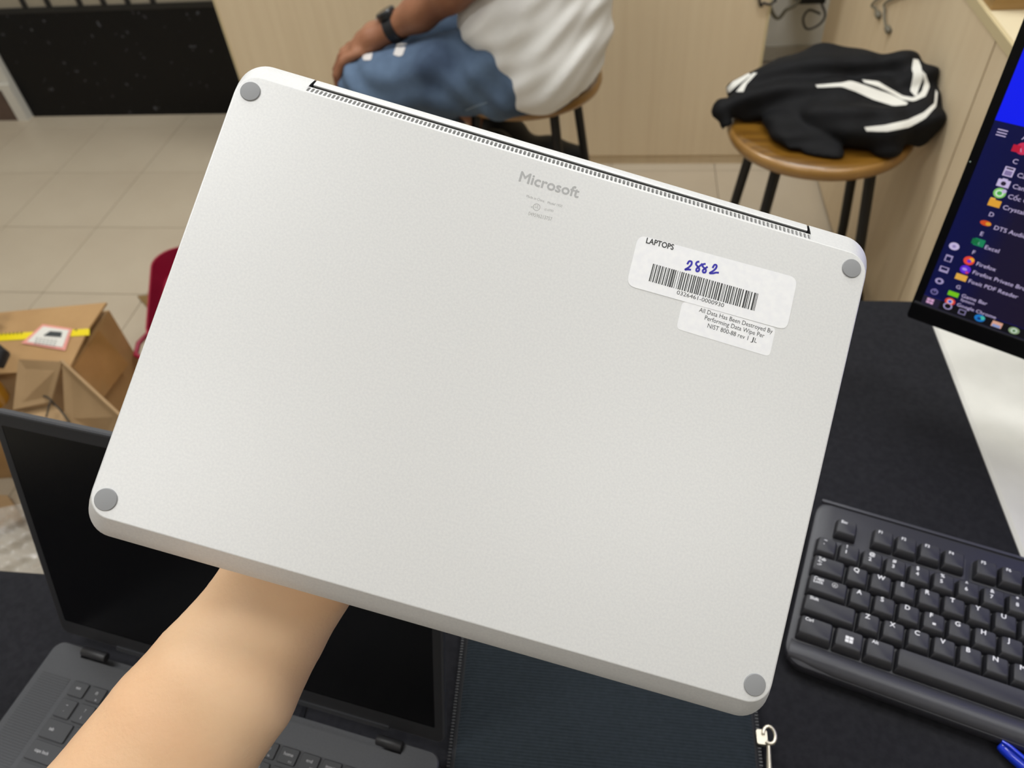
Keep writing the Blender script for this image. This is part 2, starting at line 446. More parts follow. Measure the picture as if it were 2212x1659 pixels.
U0 = lap_uv(658, 193)[0]; U1 = lap_uv(1754, 518)[0]
OFF = (.0032, .0106, .0032, .0082)        # left, rear, right, front outward offsets of the rim
def lloop(o, r, w):
    x0, y0, x1, y1 = -o[0], -o[1], LW + o[2], LD + o[3]
    pts = rrect(x0, y0, x1, y1, r, 10)
    # order of rrect: (x1,y1) corner, (x0,y1), (x0,y0), (x1,y0); split the rear edge (y0) at U0,U1
    k = 33
    pts = pts[:k] + [(U0, y0), (U1, y0)] + pts[k:]
    return [(x, y, w) for x, y in pts]
def lerp_o(s): return tuple(q * s for q in OFF)
L = [lloop(tuple([-.0006] * 4), .0094, 0.0), lloop(tuple([-.0002] * 4), .0097, .00012), lloop(tuple([.0001] * 4), .0100, .0004), lloop(lerp_o(.55), .0112, .0046), lloop(lerp_o(.93), .0122, .0082), lloop(OFF, .0125, .0092), lloop(tuple(q - .0004 for q in OFF), .0122, .0096)]
sh = MB(); n = len(L[0])
for l in L: sh.v += l
sh.f.append(tuple(range(n)))                       # face looking at the camera
for k in range(len(L) - 1):
    for i in range(n):
        j = (i + 1) % n
        if i == 33 and k >= 2: continue            # rear edge between U0 and U1 is built below
        sh.f.append((k * n + j, k * n + i, (k + 1) * n + i, (k + 1) * n + j))
# vented band of the rear edge: cells with slot shaped holes
rear = lambda s: (-.0001 - s * .0105, .0004 + s * .0082 * (1 if s < .6 else 1))
BS0, BS1 = 0.0, .37
NS = 122; pit = (U1 - U0) / NS
def bp(u, s): y, w = rear(s); return (u, y, w)
slot_w, s_lo, s_hi = pit * .62, .030, .335
ry = (s_hi - s_lo) * .5
def stadium(cu):
    out = []; r = slot_w / 2; rs = r / .0133
    for k in range(7):
        q = math.pi * k / 6; out.append((cu + r * math.cos(q), s_hi - rs + rs * math.sin(q)))
    for k in range(7):
        q = math.pi + math.pi * k / 6; out.append((cu + r * math.cos(q), s_lo + rs + rs * math.sin(q)))
    return out
for i in range(NS):
    a, b = U0 + i * pit, U0 + (i + 1) * pit; c = (a + b) / 2; st = stadium(c)
    right = [st[13 - k] if k < 4 else None for k in range(0)]
    # right half runs from bottom middle up the right side to top middle
    rt = [st[10], st[11], st[12], st[13], st[0], st[1], st[2], st[3]]; lf = [st[3], st[4], st[5], st[6], st[7], st[8], st[9], st[10]]
    o = len(sh.v); P = [(c, BS0), (b, BS0), (b, BS1), (c, BS1)] + rt[::-1]; sh.v += [bp(*p) for p in P]; sh.f.append(tuple(o + q for q in reversed(range(len(P)))))
    o = len(sh.v); P = [(c, BS1), (a, BS1), (a, BS0), (c, BS0)] + lf[::-1]; sh.v += [bp(*p) for p in P]; sh.f.append(tuple(o + q for q in reversed(range(len(P)))))
base_o = obj('base_shell', sh, M_plat, lap, 12)
# recess of each vent slot
sl = MB(); st = stadium(0.0); yw = [bp(u, s) for u, s in st]; dn = np.array([0, .62, .78]) * .0022
y00, w00 = rear(0)
loop0 = [(p[0], p[1], p[2]) for p in yw]; loop1 = [(p[0], p[1] + dn[1], p[2] + dn[2]) for p in yw]
sl.loops([loop1[::-1], loop0[::-1]], cap0=True, cap1=False)
for i in range(len(sl.f) - 1): sl.f[i] = sl.f[i][::-1]
slot_me = mesh('vent_slot', sl, M_plat, 0)
for i in range(NS): put('vent_slot', slot_me, lap, (U0 + (i + .5) * pit, 0, 0))
# dark channel behind the vents, spine of the lid
gp = MB(); ya, wa = rear(BS1)
gp.add([(U0, ya, wa), (U1, ya, wa), (U1, ya, .0098), (U0, ya, .0098), (U1, -.0104, .0098), (U0, -.0104, .0098)], [(0, 1, 2, 3), (3, 2, 4, 5)])
for u in (U0, U1):
    gp.add([(u, *rear(BS1)), (u, *rear(.75)), (u, -.0106, .0092), (u, -.0104, .0098), (u, ya, .0098)], [(0, 1, 2, 3, 4)])
obj('hinge_channel', gp, M_gap, lap, 0)
def bar_sec(u, g=0.0):
    return [(u, y, w) for y, w in ((-.0061, .0100), (-.0061, .0063), (-.0064, .0059), (-.0068, .0059), (-.0074, .0063), (-.0098, .0081), (-.0104, .0088), (-.0106, .0110), (-.0106, .0130))]
obj('lid_spine', MB().loops([bar_sec(U0 + .0011), bar_sec(U1 - .0011)]), M_plat, lap, 35)
lid = [lloop(tuple(q - .0010 for q in OFF), .0118, .0100), lloop(tuple(q - .0006 for q in OFF), .0121, .0103), lloop(tuple(q - .0006 for q in OFF), .0121, .0139), lloop(tuple(q - .0016 for q in OFF), .0113, .0146)]
lm = MB(); lm.loops(lid); lm.f = [f[::-1] for f in lm.f]
obj('lid', lm, M_plat, lap, 30)
M_foot = mat('grey_rubber_foot', '#8f9092', .6)
for px, r in (((541, 198), .00455), ((1839, 580), .0044), ((1630, 1479), .0047), ((229, 1079), .0048)):
    u, v = lap_uv(*px)
    obj('rubber_foot', MB().lathe([(r, .0), (r, -.0004), (r * .95, -.00065), (r * .6, -.0008), (r * .05, -.00085)], 40, (u, v, 0)), M_foot, lap, 35)
# stickers and print on the underside
def uvframe(p0, p1):
    a, b = lap_uv(*p0), lap_uv(*p1); x = b - a; w = np.linalg.norm(x); x /= w; return a, x, w
def lap_text(mb, s, p0, p1, hpx, w, bold=0.0):
    a, x, wd = uvframe(p0, p1); yd = (x[1], -x[0], 0)          # up on the underside = towards the rear edge
    text_into(mb, s, (a[0], a[1], w), (x[0], x[1], 0), yd, hpx / 4.72e3, wd, bold=bold)
def lap_sheet(px, r, w0, w1):
    P = [lap_uv(*p) for p in px]; o = (P[0] + P[1] + P[2] + P[3]) / 4; pts = []
    for i in range(4):
        c = P[i]; a = P[i - 1] - c; b = P[(i + 1) % 4] - c; a /= np.linalg.norm(a); b /= np.linalg.norm(b)
        for k in range(6):
            q = k / 5; s = c + a * r * (1 - q) ** 2 + b * r * q ** 2; pts.append(s)
    mb = MB(); mb.loops([[(p[0], p[1], w0) for p in pts], [(p[0], p[1], w1) for p in pts]]); return mb
M_paper = mat('sticker_paper', '#eeeeef', .55, color2='#e9e9ec', scale=300)
M_ink = mat('printed_black_ink', '#3a3a3a', .6); M_inkg = mat('printed_grey_ink', '#a9a9a9', .5); M_inkb = mat('blue_marker_ink', '#2a22a4', .5)
zl = zoomed(1330, 490, 5.267)
lab2 = obj('wipe_label', lap_sheet([zl(760, 845), zl(1822, 1150), zl(1748, 1478), zl(690, 1160)], .0022, 0, -.00009), M_paper, lap, 0); lab2['label'] = 'smaller white sticker about data wiping'
tx = MB()
for s, a, b in (('All Data Has Been Destroyed By', (945, 965), (1780, 1215)), ('Performing Data Wipe Per', (1008, 1055), (1685, 1265)), ('NIST 800-88 rev 1', (1040, 1145), (1500, 1290)), ('J', (1535, 1297), (1562, 1306)), ('L', (1573, 1313), (1600, 1322))):
    lap_text(tx, s, zl(*a), zl(*b), 9.5, -.00013)
obj('printed_text', tx, M_ink, lab2, 0)
lab1 = obj('asset_label', lap_sheet([zl(258, 90), zl(2070, 582), zl(1945, 1178), zl(118, 665)], .0042, -.00009, -.00018), M_paper, lap, 0); lab1['label'] = 'large white sticker with barcode and blue handwritten number'
tx = MB(); lap_text(tx, 'LAPTOPS', zl(343, 185), zl(652, 264), 12.0, -.00023, .035); lap_text(tx, '0326461-0000930', zl(690, 766), zl(1225, 918), 8.6, -.00023)
obj('printed_text', tx, M_ink, lab1, 0)
A, B, C, D_ = [lap_uv(*zl(*p)) for p in ((425, 420), (1622, 762), (1575, 958), (373, 618))]
bits = '1101001100101100110100110010110011011101100100010011011001100110100110011011001101101100110010110011001011001100110110011100101001100110110011010011001101100110001110110100110001110101'
bc = MB(); nb = len(bits); i = 0
while i < nb:
    if bits[i] == '1':
        j = i
        while j < nb and bits[j] == '1': j += 1
        p = [A + (B - A) * (i / nb), A + (B - A) * (j / nb), D_ + (C - D_) * (j / nb), D_ + (C - D_) * (i / nb)]
        bc.add([(q[0], q[1], -.00023) for q in p], [(0, 1, 2, 3)]); i = j
    else: i += 1
obj('barcode', bc, M_ink, lab1, 0)
def ribbon(mb, px, wpx, w):
    P = [lap_uv(*p) for p in px]; S = []
    for i in range(len(P) - 1):
        p0, p1, p2, p3 = P[max(i - 1, 0)], P[i], P[i + 1], P[min(i + 2, len(P) - 1)]
        for k in range(6):
            q = k / 6; S.append(.5 * ((2 * p1) + (-p0 + p2) * q + (2 * p0 - 5 * p1 + 4 * p2 - p3) * q * q + (-p0 + 3 * p1 - 3 * p2 + p3) * q ** 3))
    S.append(P[-1]); hw = wpx / 4.72e3 / 2; vs = []
    for i, s in enumerate(S):
        d = S[min(i + 1, len(S) - 1)] - S[max(i - 1, 0)]; d /= max(np.linalg.norm(d), 1e-9); nn = np.array([-d[1], d[0]]) * hw
        vs += [(s[0] + nn[0], s[1] + nn[1], w), (s[0] - nn[0], s[1] - nn[1], w)]
    mb.add(vs, [(2 * i, 2 * i + 1, 2 * i + 3, 2 * i + 2) for i in range(len(S) - 1)])
hw = MB(); w = -.00024
for k, st in enumerate([[(812, 428), (835, 393), (862, 400), (858, 432), (826, 465), (788, 488), (820, 486), (855, 490)],
           [(950, 398), (925, 402), (912, 425), (928, 450), (948, 478), (940, 505), (918, 505), (918, 480), (945, 455), (975, 430), (985, 418)],
           [(1022, 425), (1000, 425), (985, 445), (1003, 468), (1024, 492), (1018, 518), (995, 520), (990, 497), (1015, 475), (1045, 455)],
           [(1100, 470), (1122, 435), (1145, 440), (1140, 470), (1108, 502), (1068, 528), (1105, 530), (1140, 522), (1172, 524)]]):
    ribbon(hw, [zl(*p) for p in st], 4.2, w - k * 1e-6)
obj('handwriting', hw, M_inkb, lab1, 0)['label'] = 'blue handwritten 2882'
zm = zoomed(1080, 340, 10.367)
mk = MB(); lap_text(mk, 'Microsoft', zm(422, 528), zm(1745, 905), 22.5, -.00004, .030)
obj('maker_logotype', mk, M_inkg, lap, 0)
mk = MB(); lap_text(mk, 'Made in China', zm(588, 888), zm(985, 1008), 5.6, -.00004); lap_text(mk, 'Model 1950', zm(1062, 1035), zm(1388, 1122), 5.6, -.00004)
lap_text(mk, '049596213757', zm(628, 1292), zm(1155, 1425), 8.0, -.00004); lap_text(mk, 'US LISTED', zm(985, 1180), zm(1195, 1225), 4.5, -.00004); lap_text(mk, 'UL', zm(775, 1125), zm(860, 1150), 7, -.00004); lap_text(mk, 'c', zm(690, 1125), zm(735, 1135), 5, -.00004)
c = lap_uv(*zm(820, 1115)); r = .0017; ring = [(c[0] + q * math.cos(k * math.pi / 14), c[1] + q * math.sin(k * math.pi / 14), -.00004) for q in (r, r * .84) for k in range(28)]
mk.add(ring, [(k, (k + 1) % 28, 28 + (k + 1) % 28, 28 + k) for k in range(28)])
obj('regulatory_print', mk, mat('printed_light_grey_ink', '#a4a4a2', .5), lap, 0)

# ------------------------------------------------------------------ forearm and hand under the laptop
def lp(u, v, w): return LT + LM @ np.array([u, v, w])
skin = mat('light_skin', '#e9c49e', .5, color2='#e1b68f', scale=14, bump=.12, bscale=420, spec=.35)
skin.node_tree.nodes['Principled BSDF'].inputs['Subsurface Weight'].default_value = .12
skin.node_tree.nodes['Principled BSDF'].inputs['Subsurface Radius'].default_value = (.006, .003, .0015)
ax = np.array([.595, -.804]); pp = np.array([.804, .595])
side = CAM_R.T @ np.array([pp[0], pp[1], 0])
def axp(a, c, dep): return at_depth(618 - .595 * a + .804 * c, 1262 + .804 * a + .595 * c, dep)
wr = axp(0, 0, .397); el = axp(1000, 25, .365); shd = np.array([-.27, -.22, 1.16])
ARM = [(wr, .0312), (axp(88, 9, .394), .0335), (axp(246, 16, .390), .0388), (axp(380, 12, .387), .0408), (axp(640, 12, .380), .0435), (el, .0455)]
wl = LM.T @ (wr - LT); WB = .0146
fd = np.array([LM.T @ (at_depth(790, 1030, .38) - LT)])[0][:2] - wl[:2]; fd /= np.linalg.norm(fd); fp = np.array([-fd[1], fd[0]])   # finger direction and side in the laptop plane
def hp(a, b, w): q = wl[:2] + fd * a + fp * b; return lp(q[0], q[1], WB + w)
def arm_sdf(P):
    oc = .0118
    da = chain(P, [p - side * oc for p, h in ARM], [h - oc for p, h in ARM], .002)
    db = chain(P, [p + side * oc for p, h in ARM], [h - oc for p, h in ARM], .002)
    d = smin(smin(da, db, .022), cap(P, el, shd, .040, .046), .02)
    for b, k in ((-.024, 0), (-.008, 1), (.008, 2), (.024, 3)):
        d = smin(d, cap(P, wr + side * (b * .4), hp(.085, b * 1.25, .0135), .019, .0125), .012)
    # fingers: index, middle, ring, little
    for b, sp, l, r in ((-.033, -.16, .074, .0084), (-.011, -.05, .083, .0086), (.011, .06, .077, .0083), (.031, .18, .060, .0074)):
        a0 = (.080, b); q = [hp(a0[0] + l * t, a0[1] + l * t * sp, w) for t, w in ((0, .0125), (.42, .0150), (.74, .0125), (1.0, .0086))]
        d = chain(P, q, [r * 1.15, r * 1.05, r * .98, r * .86], .003, d) if False else np.minimum(d, chain(P, q, [r * 1.15, r * 1.05, r * .98, r * .86], .003))
    q = [hp(.022, -.026, .018), hp(.045, -.050, .0155), hp(.066, -.066, .0125), hp(.088, -.074, .0095)]
    d = smin(d, chain(P, q, [.0165, .0120, .0100, .0086], .004), .008)
    return d
pts = np.array([shd, el, wr, hp(.17, 0, .01), hp(.09, -.09, .01), hp(.14, .06, .01)])
arm = nets(arm_sdf, pts.min(0) - .06, pts.max(0) + .06, .0042)
po = thing('person', 'bare light skinned forearm and hand holding up the silver laptop', 'person', tuple(el))
obj('body', arm, skin, po, 180, True)

# ------------------------------------------------------------------ dark laptop on the table
DO = np.array([-.48546, .26228, .74]); yaw = -.17611
de = np.array([math.cos(yaw), math.sin(yaw), 0]); dn_ = np.array([-de[1], de[0], 0])
dl = thing('laptop', 'open dark grey laptop with black screen standing on the side table', 'laptop', mtx=frame(DO, de, dn_, (0, 0, 1)))
M_dk = mat('dark_anodised_grey', '#4b4c50', .42, metal=.25, color2='#47484c', scale=700)
M_dkb = mat('dark_key_plastic', '#3a3b3f', .5)
M_dkbez = mat('dark_bezel', '#2b2b2e', .45)
DW, DD = .369, .252
def notched(pts, y1):
    return pts[:7] + [(.3375, y1), (.3375, -.0150), (.0310, -.0150), (.0310, y1)] + pts[7:]
bs = MB(); bs.loops([[(x, y, -.0185) for x, y in notched(rrect(.006, -DD + .004, DW - .006, -.012, .008), -.012)], [(x, y, -.016) for x, y in notched(rrect(.001, -DD + .001, DW - .001, -.0065, .010), -.0065)], [(x, y, -.001) for x, y in notched(rrect(0, -DD, DW, -.006, .010), -.006)], [(x, y, 0) for x, y in notched(rrect(.001, -DD + .001, DW - .001, -.007, .009), -.007)]])
obj('base', bs, M_dk, dl, 30)
obj('hinge_trough', MB().box((.0312, -.0149, -.0165), (.3373, -.0075, -.0095)), M_dk, dl, 0)
obj('keyboard_well', MB().loops([[(x, y, .00005) for x, y in rrect(.041, -.1275, .328, -.0332, .004)], [(x, y, .00035) for x, y in rrect(.041, -.1275, .328, -.0332, .004)]]), M_dkb, dl, 0)
for x0, x1 in ((.0315, .0565), (.3155, .337)):
    obj('hinge', MB().tube([(x0, -.0098, .0022), (x0 + .001, -.0098, .0022), (x1 - .001, -.0098, .0022), (x1, -.0098, .0022)], [.0036, .0042, .0042, .0036], 16), M_dkbez, dl, 40)
for x0, x1 in ((.007, .0360), (.333, .362)):
    g = MB()
    yy = -.034
    while yy > -.20: g.box((x0, yy - .0009, .0001), (x1, yy, .00035)); yy -= .0021
    obj('speaker_grille', g, mat('grille_dark', '#3c3d41', .6), dl, 0)['kind'] = 'stuff'
obj('touchpad', MB().loops([[(x, y, .0) for x, y in rrect(.115, -.238, .245, -.145, .004)], [(x, y, .0002) for x, y in rrect(.115, -.238, .245, -.145, .004)]]), mat('touchpad_grey', '#4b4c50', .35), dl, 0)
M_leg = mat('key_legend_white', '#c9c9cc', .6)
_km = {}
def dkey(w, h):
    k = (round(w, 4), round(h, 4))
    if k not in _km:
        r = .0012
        _km[k] = mesh('key', MB().loops([[(x, y, .0004) for x, y in rrect(-w / 2, -h / 2, w / 2, h / 2, r, 2)], [(x, y, .0016) for x, y in rrect(-w / 2, -h / 2, w / 2, h / 2, r, 2)], [(x, y, .0019) for x, y in rrect(-w / 2 + .0004, -h / 2 + .0004, w / 2 - .0004, h / 2 - .0004, r, 2)]]), M_dkb, 0)
    return _km[k]
PK = .0184; GAP = .0028
rows = [(-.0400, .0122, [('esc', 1)] + [('f%d' % k, 1) for k in range(1, 11)] + [('home', 1), ('end', 1), ('insert', 1), ('delete', 1.5)]),
        (-.0565, .0150, [('~\n`', 1)] + [(c, 1) for c in ('!\n1', '@\n2', '#\n3', '$\n4', '%\n5', '^\n6', '&\n7', '*\n8', '(\n9', ')\n0', '_\n-', '+\n=')] + [('backspace', 2.5)]),
        (-.0738, .0150, [('tab', 1.5)] + [(c, 1) for c in 'QWERTYUIOP'] + [('{\n[', 1), ('}\n]', 1), ('|\n\\', 2.0)]),
        (-.0910, .0150, [('caps lock', 1.8)] + [(c, 1) for c in 'ASDFGHJKL'] + [(':\n;', 1), ('"\n\'', 1), ('enter', 2.7)]),
        (-.1082, .0150, [('shift', 2.3)] + [(c, 1) for c in 'ZXCVBNM'] + [('<\n,', 1), ('>\n.', 1), ('?\n/', 1), ('shift', 3.2)]),
        (-.1220, .0090, [('fn', 1), ('ctrl', 1), ('win', 1), ('alt', 1), ('', 5), ('alt', 1), ('ctrl', 1), ('<', 1.5), ('^', 1.5), ('>', 1.5)])]
for y, h, ks in rows:
    x = .0418
    for name, w in ks:
        kw = w * PK - GAP
        if name == 'delete' or x + kw > .3275: kw = .3270 - x
        k = put('key', dkey(kw, h), dl, (x + kw / 2, y, 0))
        if name:
            m = MB(); parts = name.split('\n')
            if len(parts) == 2:
                text_into(m, parts[0], (0, .0018, .00195), (1, 0, 0), (0, 1, 0), .0024, center=True); text_into(m, parts[1], (0, -.0042, .00195), (1, 0, 0), (0, 1, 0), .0024, center=True)
            elif len(name) == 1: text_into(m, name, (0, -.0014, .00195), (1, 0, 0), (0, 1, 0), .0030, center=True)
            else:
                text_into(m, name, (0 if w < 1.4 else -kw / 2 + .006, 0 if h < .013 else -.001, .00195), (1, 0, 0), (0, 1, 0), .0025, center=w < 1.4)
                if name in ('home', 'end', 'insert') or name[0] == 'f' and len(name) > 1 and name[1:].isdigit():
                    text_into(m, {'home': 'f11', 'end': 'f12', 'insert': 'prt'}.get(name, 'fn'), (.0022, -.0046, .00195), (1, 0, 0), (0, 1, 0), .0016)
            obj('key_legend', m, M_leg, k, 0)
        x += w * PK
# screen lid: tilted panel hinged at the back
ta = .34120; up = np.array([0, math.sin(ta), math.cos(ta)]); nf = np.array([0, -math.cos(ta), math.sin(ta)])
LH = .2321
def ls(x, h, o): return (x, up[1] * h + nf[1] * o, up[2] * h + nf[2] * o)
scr = MB(); scr.loops([[ls(x, h, -.0062) for x, h in rrect(.002, .004, DW - .002, LH - .002, .008)], [ls(x, h, -.0045) for x, h in rrect(0, .002, DW, LH, .009)], [ls(x, h, -.0006) for x, h in rrect(0, .002, DW, LH, .009)], [ls(x, h, 0) for x, h in rrect(.0008, .0028, DW - .0008, LH - .0008, .008)]])
scr_o = obj('screen_lid', scr, M_dk, dl, 30)
bz = MB(); a = rrect(.0018, .0038, DW - .0018, LH - .0018, .006); b = rrect(.0080, .0185, DW - .0080, LH - .0125, .001)
bz.v = [ls(x, h, .0003) for x, h in a] + [ls(x, h, .0003) for x, h in b]; nn = len(a); bz.f = [(i, (i + 1) % nn, nn + (i + 1) % nn, nn + i) for i in range(nn)]
obj('screen_bezel', bz, M_dkbez, scr_o, 0)
obj('lid_edge', MB().loops([[ls(x, h, .0002) for x, h in rrect(.004, LH - .0022, DW - .004, LH - .0004, .0008, 2)], [ls(x, h, .0008) for x, h in rrect(.004, LH - .0022, DW - .004, LH - .0004, .0008, 2)]]), M_dk, scr_o, 0)
obj('display', MB().loops([[ls(x, h, -.0004) for x, h in rrect(.0078, .0183, DW - .0078, LH - .0123, .001, 2)], [ls(x, h, .0001) for x, h in rrect(.0078, .0183, DW - .0078, LH - .0123, .001, 2)]]), mat('matte_black_lcd', '#050507', .26, spec=.4), scr_o, 0)
obj('chin_strip', MB().loops([[ls(x, h, .0004) for x, h in rrect(.06, .0005, .322, .0052, .001, 2)], [ls(x, h, .0016) for x, h in rrect(.06, .0005, .322, .0052, .001, 2)]]), M_dk, scr_o, 0)

# ------------------------------------------------------------------ laptop sleeve with zip
sv = thing('laptop_sleeve', 'dark ribbed fabric laptop sleeve with a zip lying on the black table', 'sleeve', (0, .2, TABLE_Z))
M_rib = add_ribs(mat('ribbed_charcoal_fabric', '#262d33', .9, color2='#21282d', scale=260, spec=.2), 125, 'Y', .55, .0009)
M_bind = mat('sleeve_binding', '#1b1c20', .8, bump=.2, bscale=600)
SL = lambda y: -.1155 - (y - .20) * .05
pad = []
for z, ins in ((TABLE_Z + .0002, .002), (TABLE_Z + .006, 0), (TABLE_Z + .012, .001), (TABLE_Z + .0145, .006)):
    lp_ = []
    for x, y in rrect(0, 0, 1, 1, .04, 4):
        yy = .0 + ins + (.395 - 2 * ins) * y; xl = SL(yy) + ins; xr = .1165 - ins; lp_.append((xl + (xr - xl) * x, yy, z))
    pad.append(lp_)
obj('sleeve_body', MB().loops(pad), M_rib, sv, 40, True)
for sgn in (-1, 1):
    b = MB(); P0 = []; P1 = []
    for k in range(9):
        yy = .004 + .386 * k / 8
        xe = (SL(yy) + .001) if sgn < 0 else .1155
        P0.append([(xe, yy, TABLE_Z + .0005), (xe + sgn * .0045, yy, TABLE_Z + .0005), (xe + sgn * .0045, yy, TABLE_Z + .0085), (xe + sgn * .001, yy, TABLE_Z + .0112), (xe, yy, TABLE_Z + .0112)])
    obj('zip_tape', MB().loops(P0), M_bind, sv, 30, True)
    tm = MB()
    for k in range(150):
        yy = .006 + .0025 * k; xe = (SL(yy) - .0042) if sgn < 0 else .1198
        tm.box((xe - .0012, yy, TABLE_Z + .0086), (xe + .0012, yy + .0013, TABLE_Z + .0102))
    o = obj('zip_teeth', tm, mat('zip_teeth_black', '#15161a', .35), sv, 0, True); o['kind'] = 'stuff'
pz = at_z(1651, 1592, TABLE_Z + .012)
zp = obj('zip_slider', MB().loops([[(pz[0] + x, pz[1] + y, TABLE_Z + z) for x, y in rrect(-.006, -.006, .002, .005, .0015, 3)] for z in (.0088, .0135)]), mat('champagne_metal', '#cfc8b8', .32, metal=.75), sv, 30, True)
ringp = [(pz[0] + .0035 + .0045 * math.cos(q), pz[1] + .001 + .0065 * math.sin(q), TABLE_Z + .0145) for q in (math.radians(a) for a in range(-130, 200, 22))]
obj('pull_ring', MB().tube(ringp, .0014, 8), MATS['champagne_metal'], zp, 60, False).data.transform(wmat(sv).inverted())
p1 = at_z(1660, 1605, TABLE_Z + .013); p2 = at_z(1662, 1700, TABLE_Z + .008)
obj('pull_tab', MB().tube([p1, (p1 + p2) / 2, p2], [.0014, .0021, .0024], 8), MATS['champagne_metal'], zp, 60, False).data.transform(wmat(sv).inverted())

# ------------------------------------------------------------------ desktop keyboard
kx = np.array([.952, -.306, 0]); kx /= np.linalg.norm(kx); ky = np.array([-kx[1], kx[0], 0]); KO = np.array([.21263, .41430, TABLE_Z])
kb = thing('keyboard', 'black wired desktop keyboard with white letters on the black table', 'keyboard', mtx=frame(KO, kx, ky, (0, 0, 1)))
M_kb = mat('keyboard_black_plastic', '#303036', .42, bump=.05, bscale=1500); M_key = mat('keycap_black', '#29292e', .5, bump=.08, bscale=1800)
KL, KR, KT, KBm = -.0285, .4245, .0305, -.1370
def zt(y): return .0135 + (y - KBm) / (KT - KBm) * .010      # sloping top
body = MB()
def kloop(ins, dz, r, low=False):
    return [(x, y, (dz if low else zt(y) + dz)) for x, y in rrect(KL + ins, KBm + ins, KR - ins, KT - ins, r, 6)]
body.loops([kloop(.004, .0012, .014, True), kloop(.001, .004, .016, True), kloop(0, -.0035, .017), kloop(.0012, -.001, .016), kloop(.004, 0, .014)])
obj('case', body, M_kb, kb, 35)
# rounded front rest
fr = []
for k in range(25):
    x = KL + .004 + (KR - KL - .008) * k / 24; e = min(1, min(k, 24 - k) / 1.5); dd = .004 * (1 - e)
    fr.append([(x, KBm + .0015 + dd, .006), (x, KBm + .0005 + dd, .010), (x, KBm + .003 + dd, .0155), (x, KBm + .009, .0182 - dd * .6), (x, KBm + .017, .0178 - dd * .6), (x, KBm + .0215, .0148), (x, KBm + .0215, .006)])
obj('front_rest', MB().loops(fr), M_kb, kb, 50)
obj('rim', MB().loops([[(x, y, zt(y) - .001) for x, y in rrect(KL + .003, KT - .0055, KR - .003, KT - .001, .0015, 3)], [(x, y, zt(y) + .0018) for x, y in rrect(KL + .004, KT - .0045, KR - .004, KT - .002, .001, 3)]]), M_kb, kb, 30)
obj('key_recess', MB().loops([[(x, y, zt(y) - .0004) for x, y in rrect(-.0232, -.1168, .4185, -.0150, .003)], [(x, y, zt(y) + .0003) for x, y in rrect(-.0232, -.1168, .4185, -.0150, .003)]]), M_kb, kb, 0)
for x0, x1 in ((-.0105, .0105), (.0210, .1000), (.1040, .1825), (.1925, .271)):
    obj('key_recess', MB().loops([[(x, y, zt(y) - .0004) for x, y in rrect(x0, -.0108, x1, .0108, .002)], [(x, y, zt(y) + .0003) for x, y in rrect(x0, -.0108, x1, .0108, .002)]]), M_kb, kb, 0)
_kk = {}
def bkey(w, h):
    k = (round(w, 4), round(h, 4))
    if k not in _kk:
        _kk[k] = mesh('key', MB().loops([[(x, y, 0) for x, y in rrect(-w / 2, -h / 2, w / 2, h / 2, .0012, 2)], [(x, y, .0020) for x, y in rrect(-w / 2, -h / 2, w / 2, h / 2, .0012, 2)],
                                         [(x, y, .0072) for x, y in rrect(-w / 2 + .0016, -h / 2 + .0030, w / 2 - .0016, h / 2 - .0006, .0016, 2)], [(x, y, .0078) for x, y in rrect(-w / 2 + .0024, -h / 2 + .0038, w / 2 - .0024, h / 2 - .0012, .0016, 2)]]), M_key, 30)
    return _kk[k]
M_kl = mat('keycap_legend_white', '#e8e8ea', .6)
U = .01915
def add_key(name, cx, cy, w, h=.0180):
    k = put('key', bkey(w, h), kb, (cx, cy, zt(cy) + .0003))
    z = .0079; m = MB(); X = (1, 0, 0); Y = (0, 1, 0); parts = name.split('\n'); lft = -w / 2 + .0045; topy = h / 2 - .0048
    if name == 'WIN':
        for a in (0, 1):
            for b in (0, 1): m.box((-.0030 + a * .0032, -.0018 + b * .0030, z - .0001), (-.0002 + a * .0032, .0008 + b * .0030, z))
    elif name == 'F': text_into(m, 'F', (lft + .001, topy - .0004, z), X, Y, .0040, bold=.035); m.box((-.0012, -.0022, z - .0001), (.0012, -.0004, z + .0004))
    elif len(parts) == 2 and len(parts[0]) == 1:
        text_into(m, parts[0], (lft + .0015, topy + .0004, z), X, Y, .0033, bold=.035); text_into(m, parts[1], (lft + .0015, topy - .0052, z), X, Y, .0033, bold=.035)
    elif len(name) == 1: text_into(m, name, (lft + .001, topy - .0004, z), X, Y, .0040, bold=.035)
    elif name:
        for i, s in enumerate(parts): text_into(m, s, (lft, topy + .0004 - i * .0031, z), X, Y, .0028, bold=.03)
        if name.startswith('Caps'): text_into(m, 'A', (.004, topy - .0012, z), X, Y, .0024); ringm = [(.0052 + .0022 * math.cos(q), topy + .0002 + .0022 * math.sin(q), z) for q in (i * math.pi / 8 for i in range(17))]; m.tube(ringm, .0002, 4)
    if m.v: obj('key_legend', m, M_kl, k, 0)
XL = -.0226
add_key('Esc', 0, 0, .0190)
for i, x in enumerate([.0312 + .01925 * k for k in range(4)] + [.1143 + .01925 * k for k in range(4)] + [.2030 + .01925 * k for k in range(4)]): add_key('F%d' % (i + 1), x, .0005, .0182, .0185)
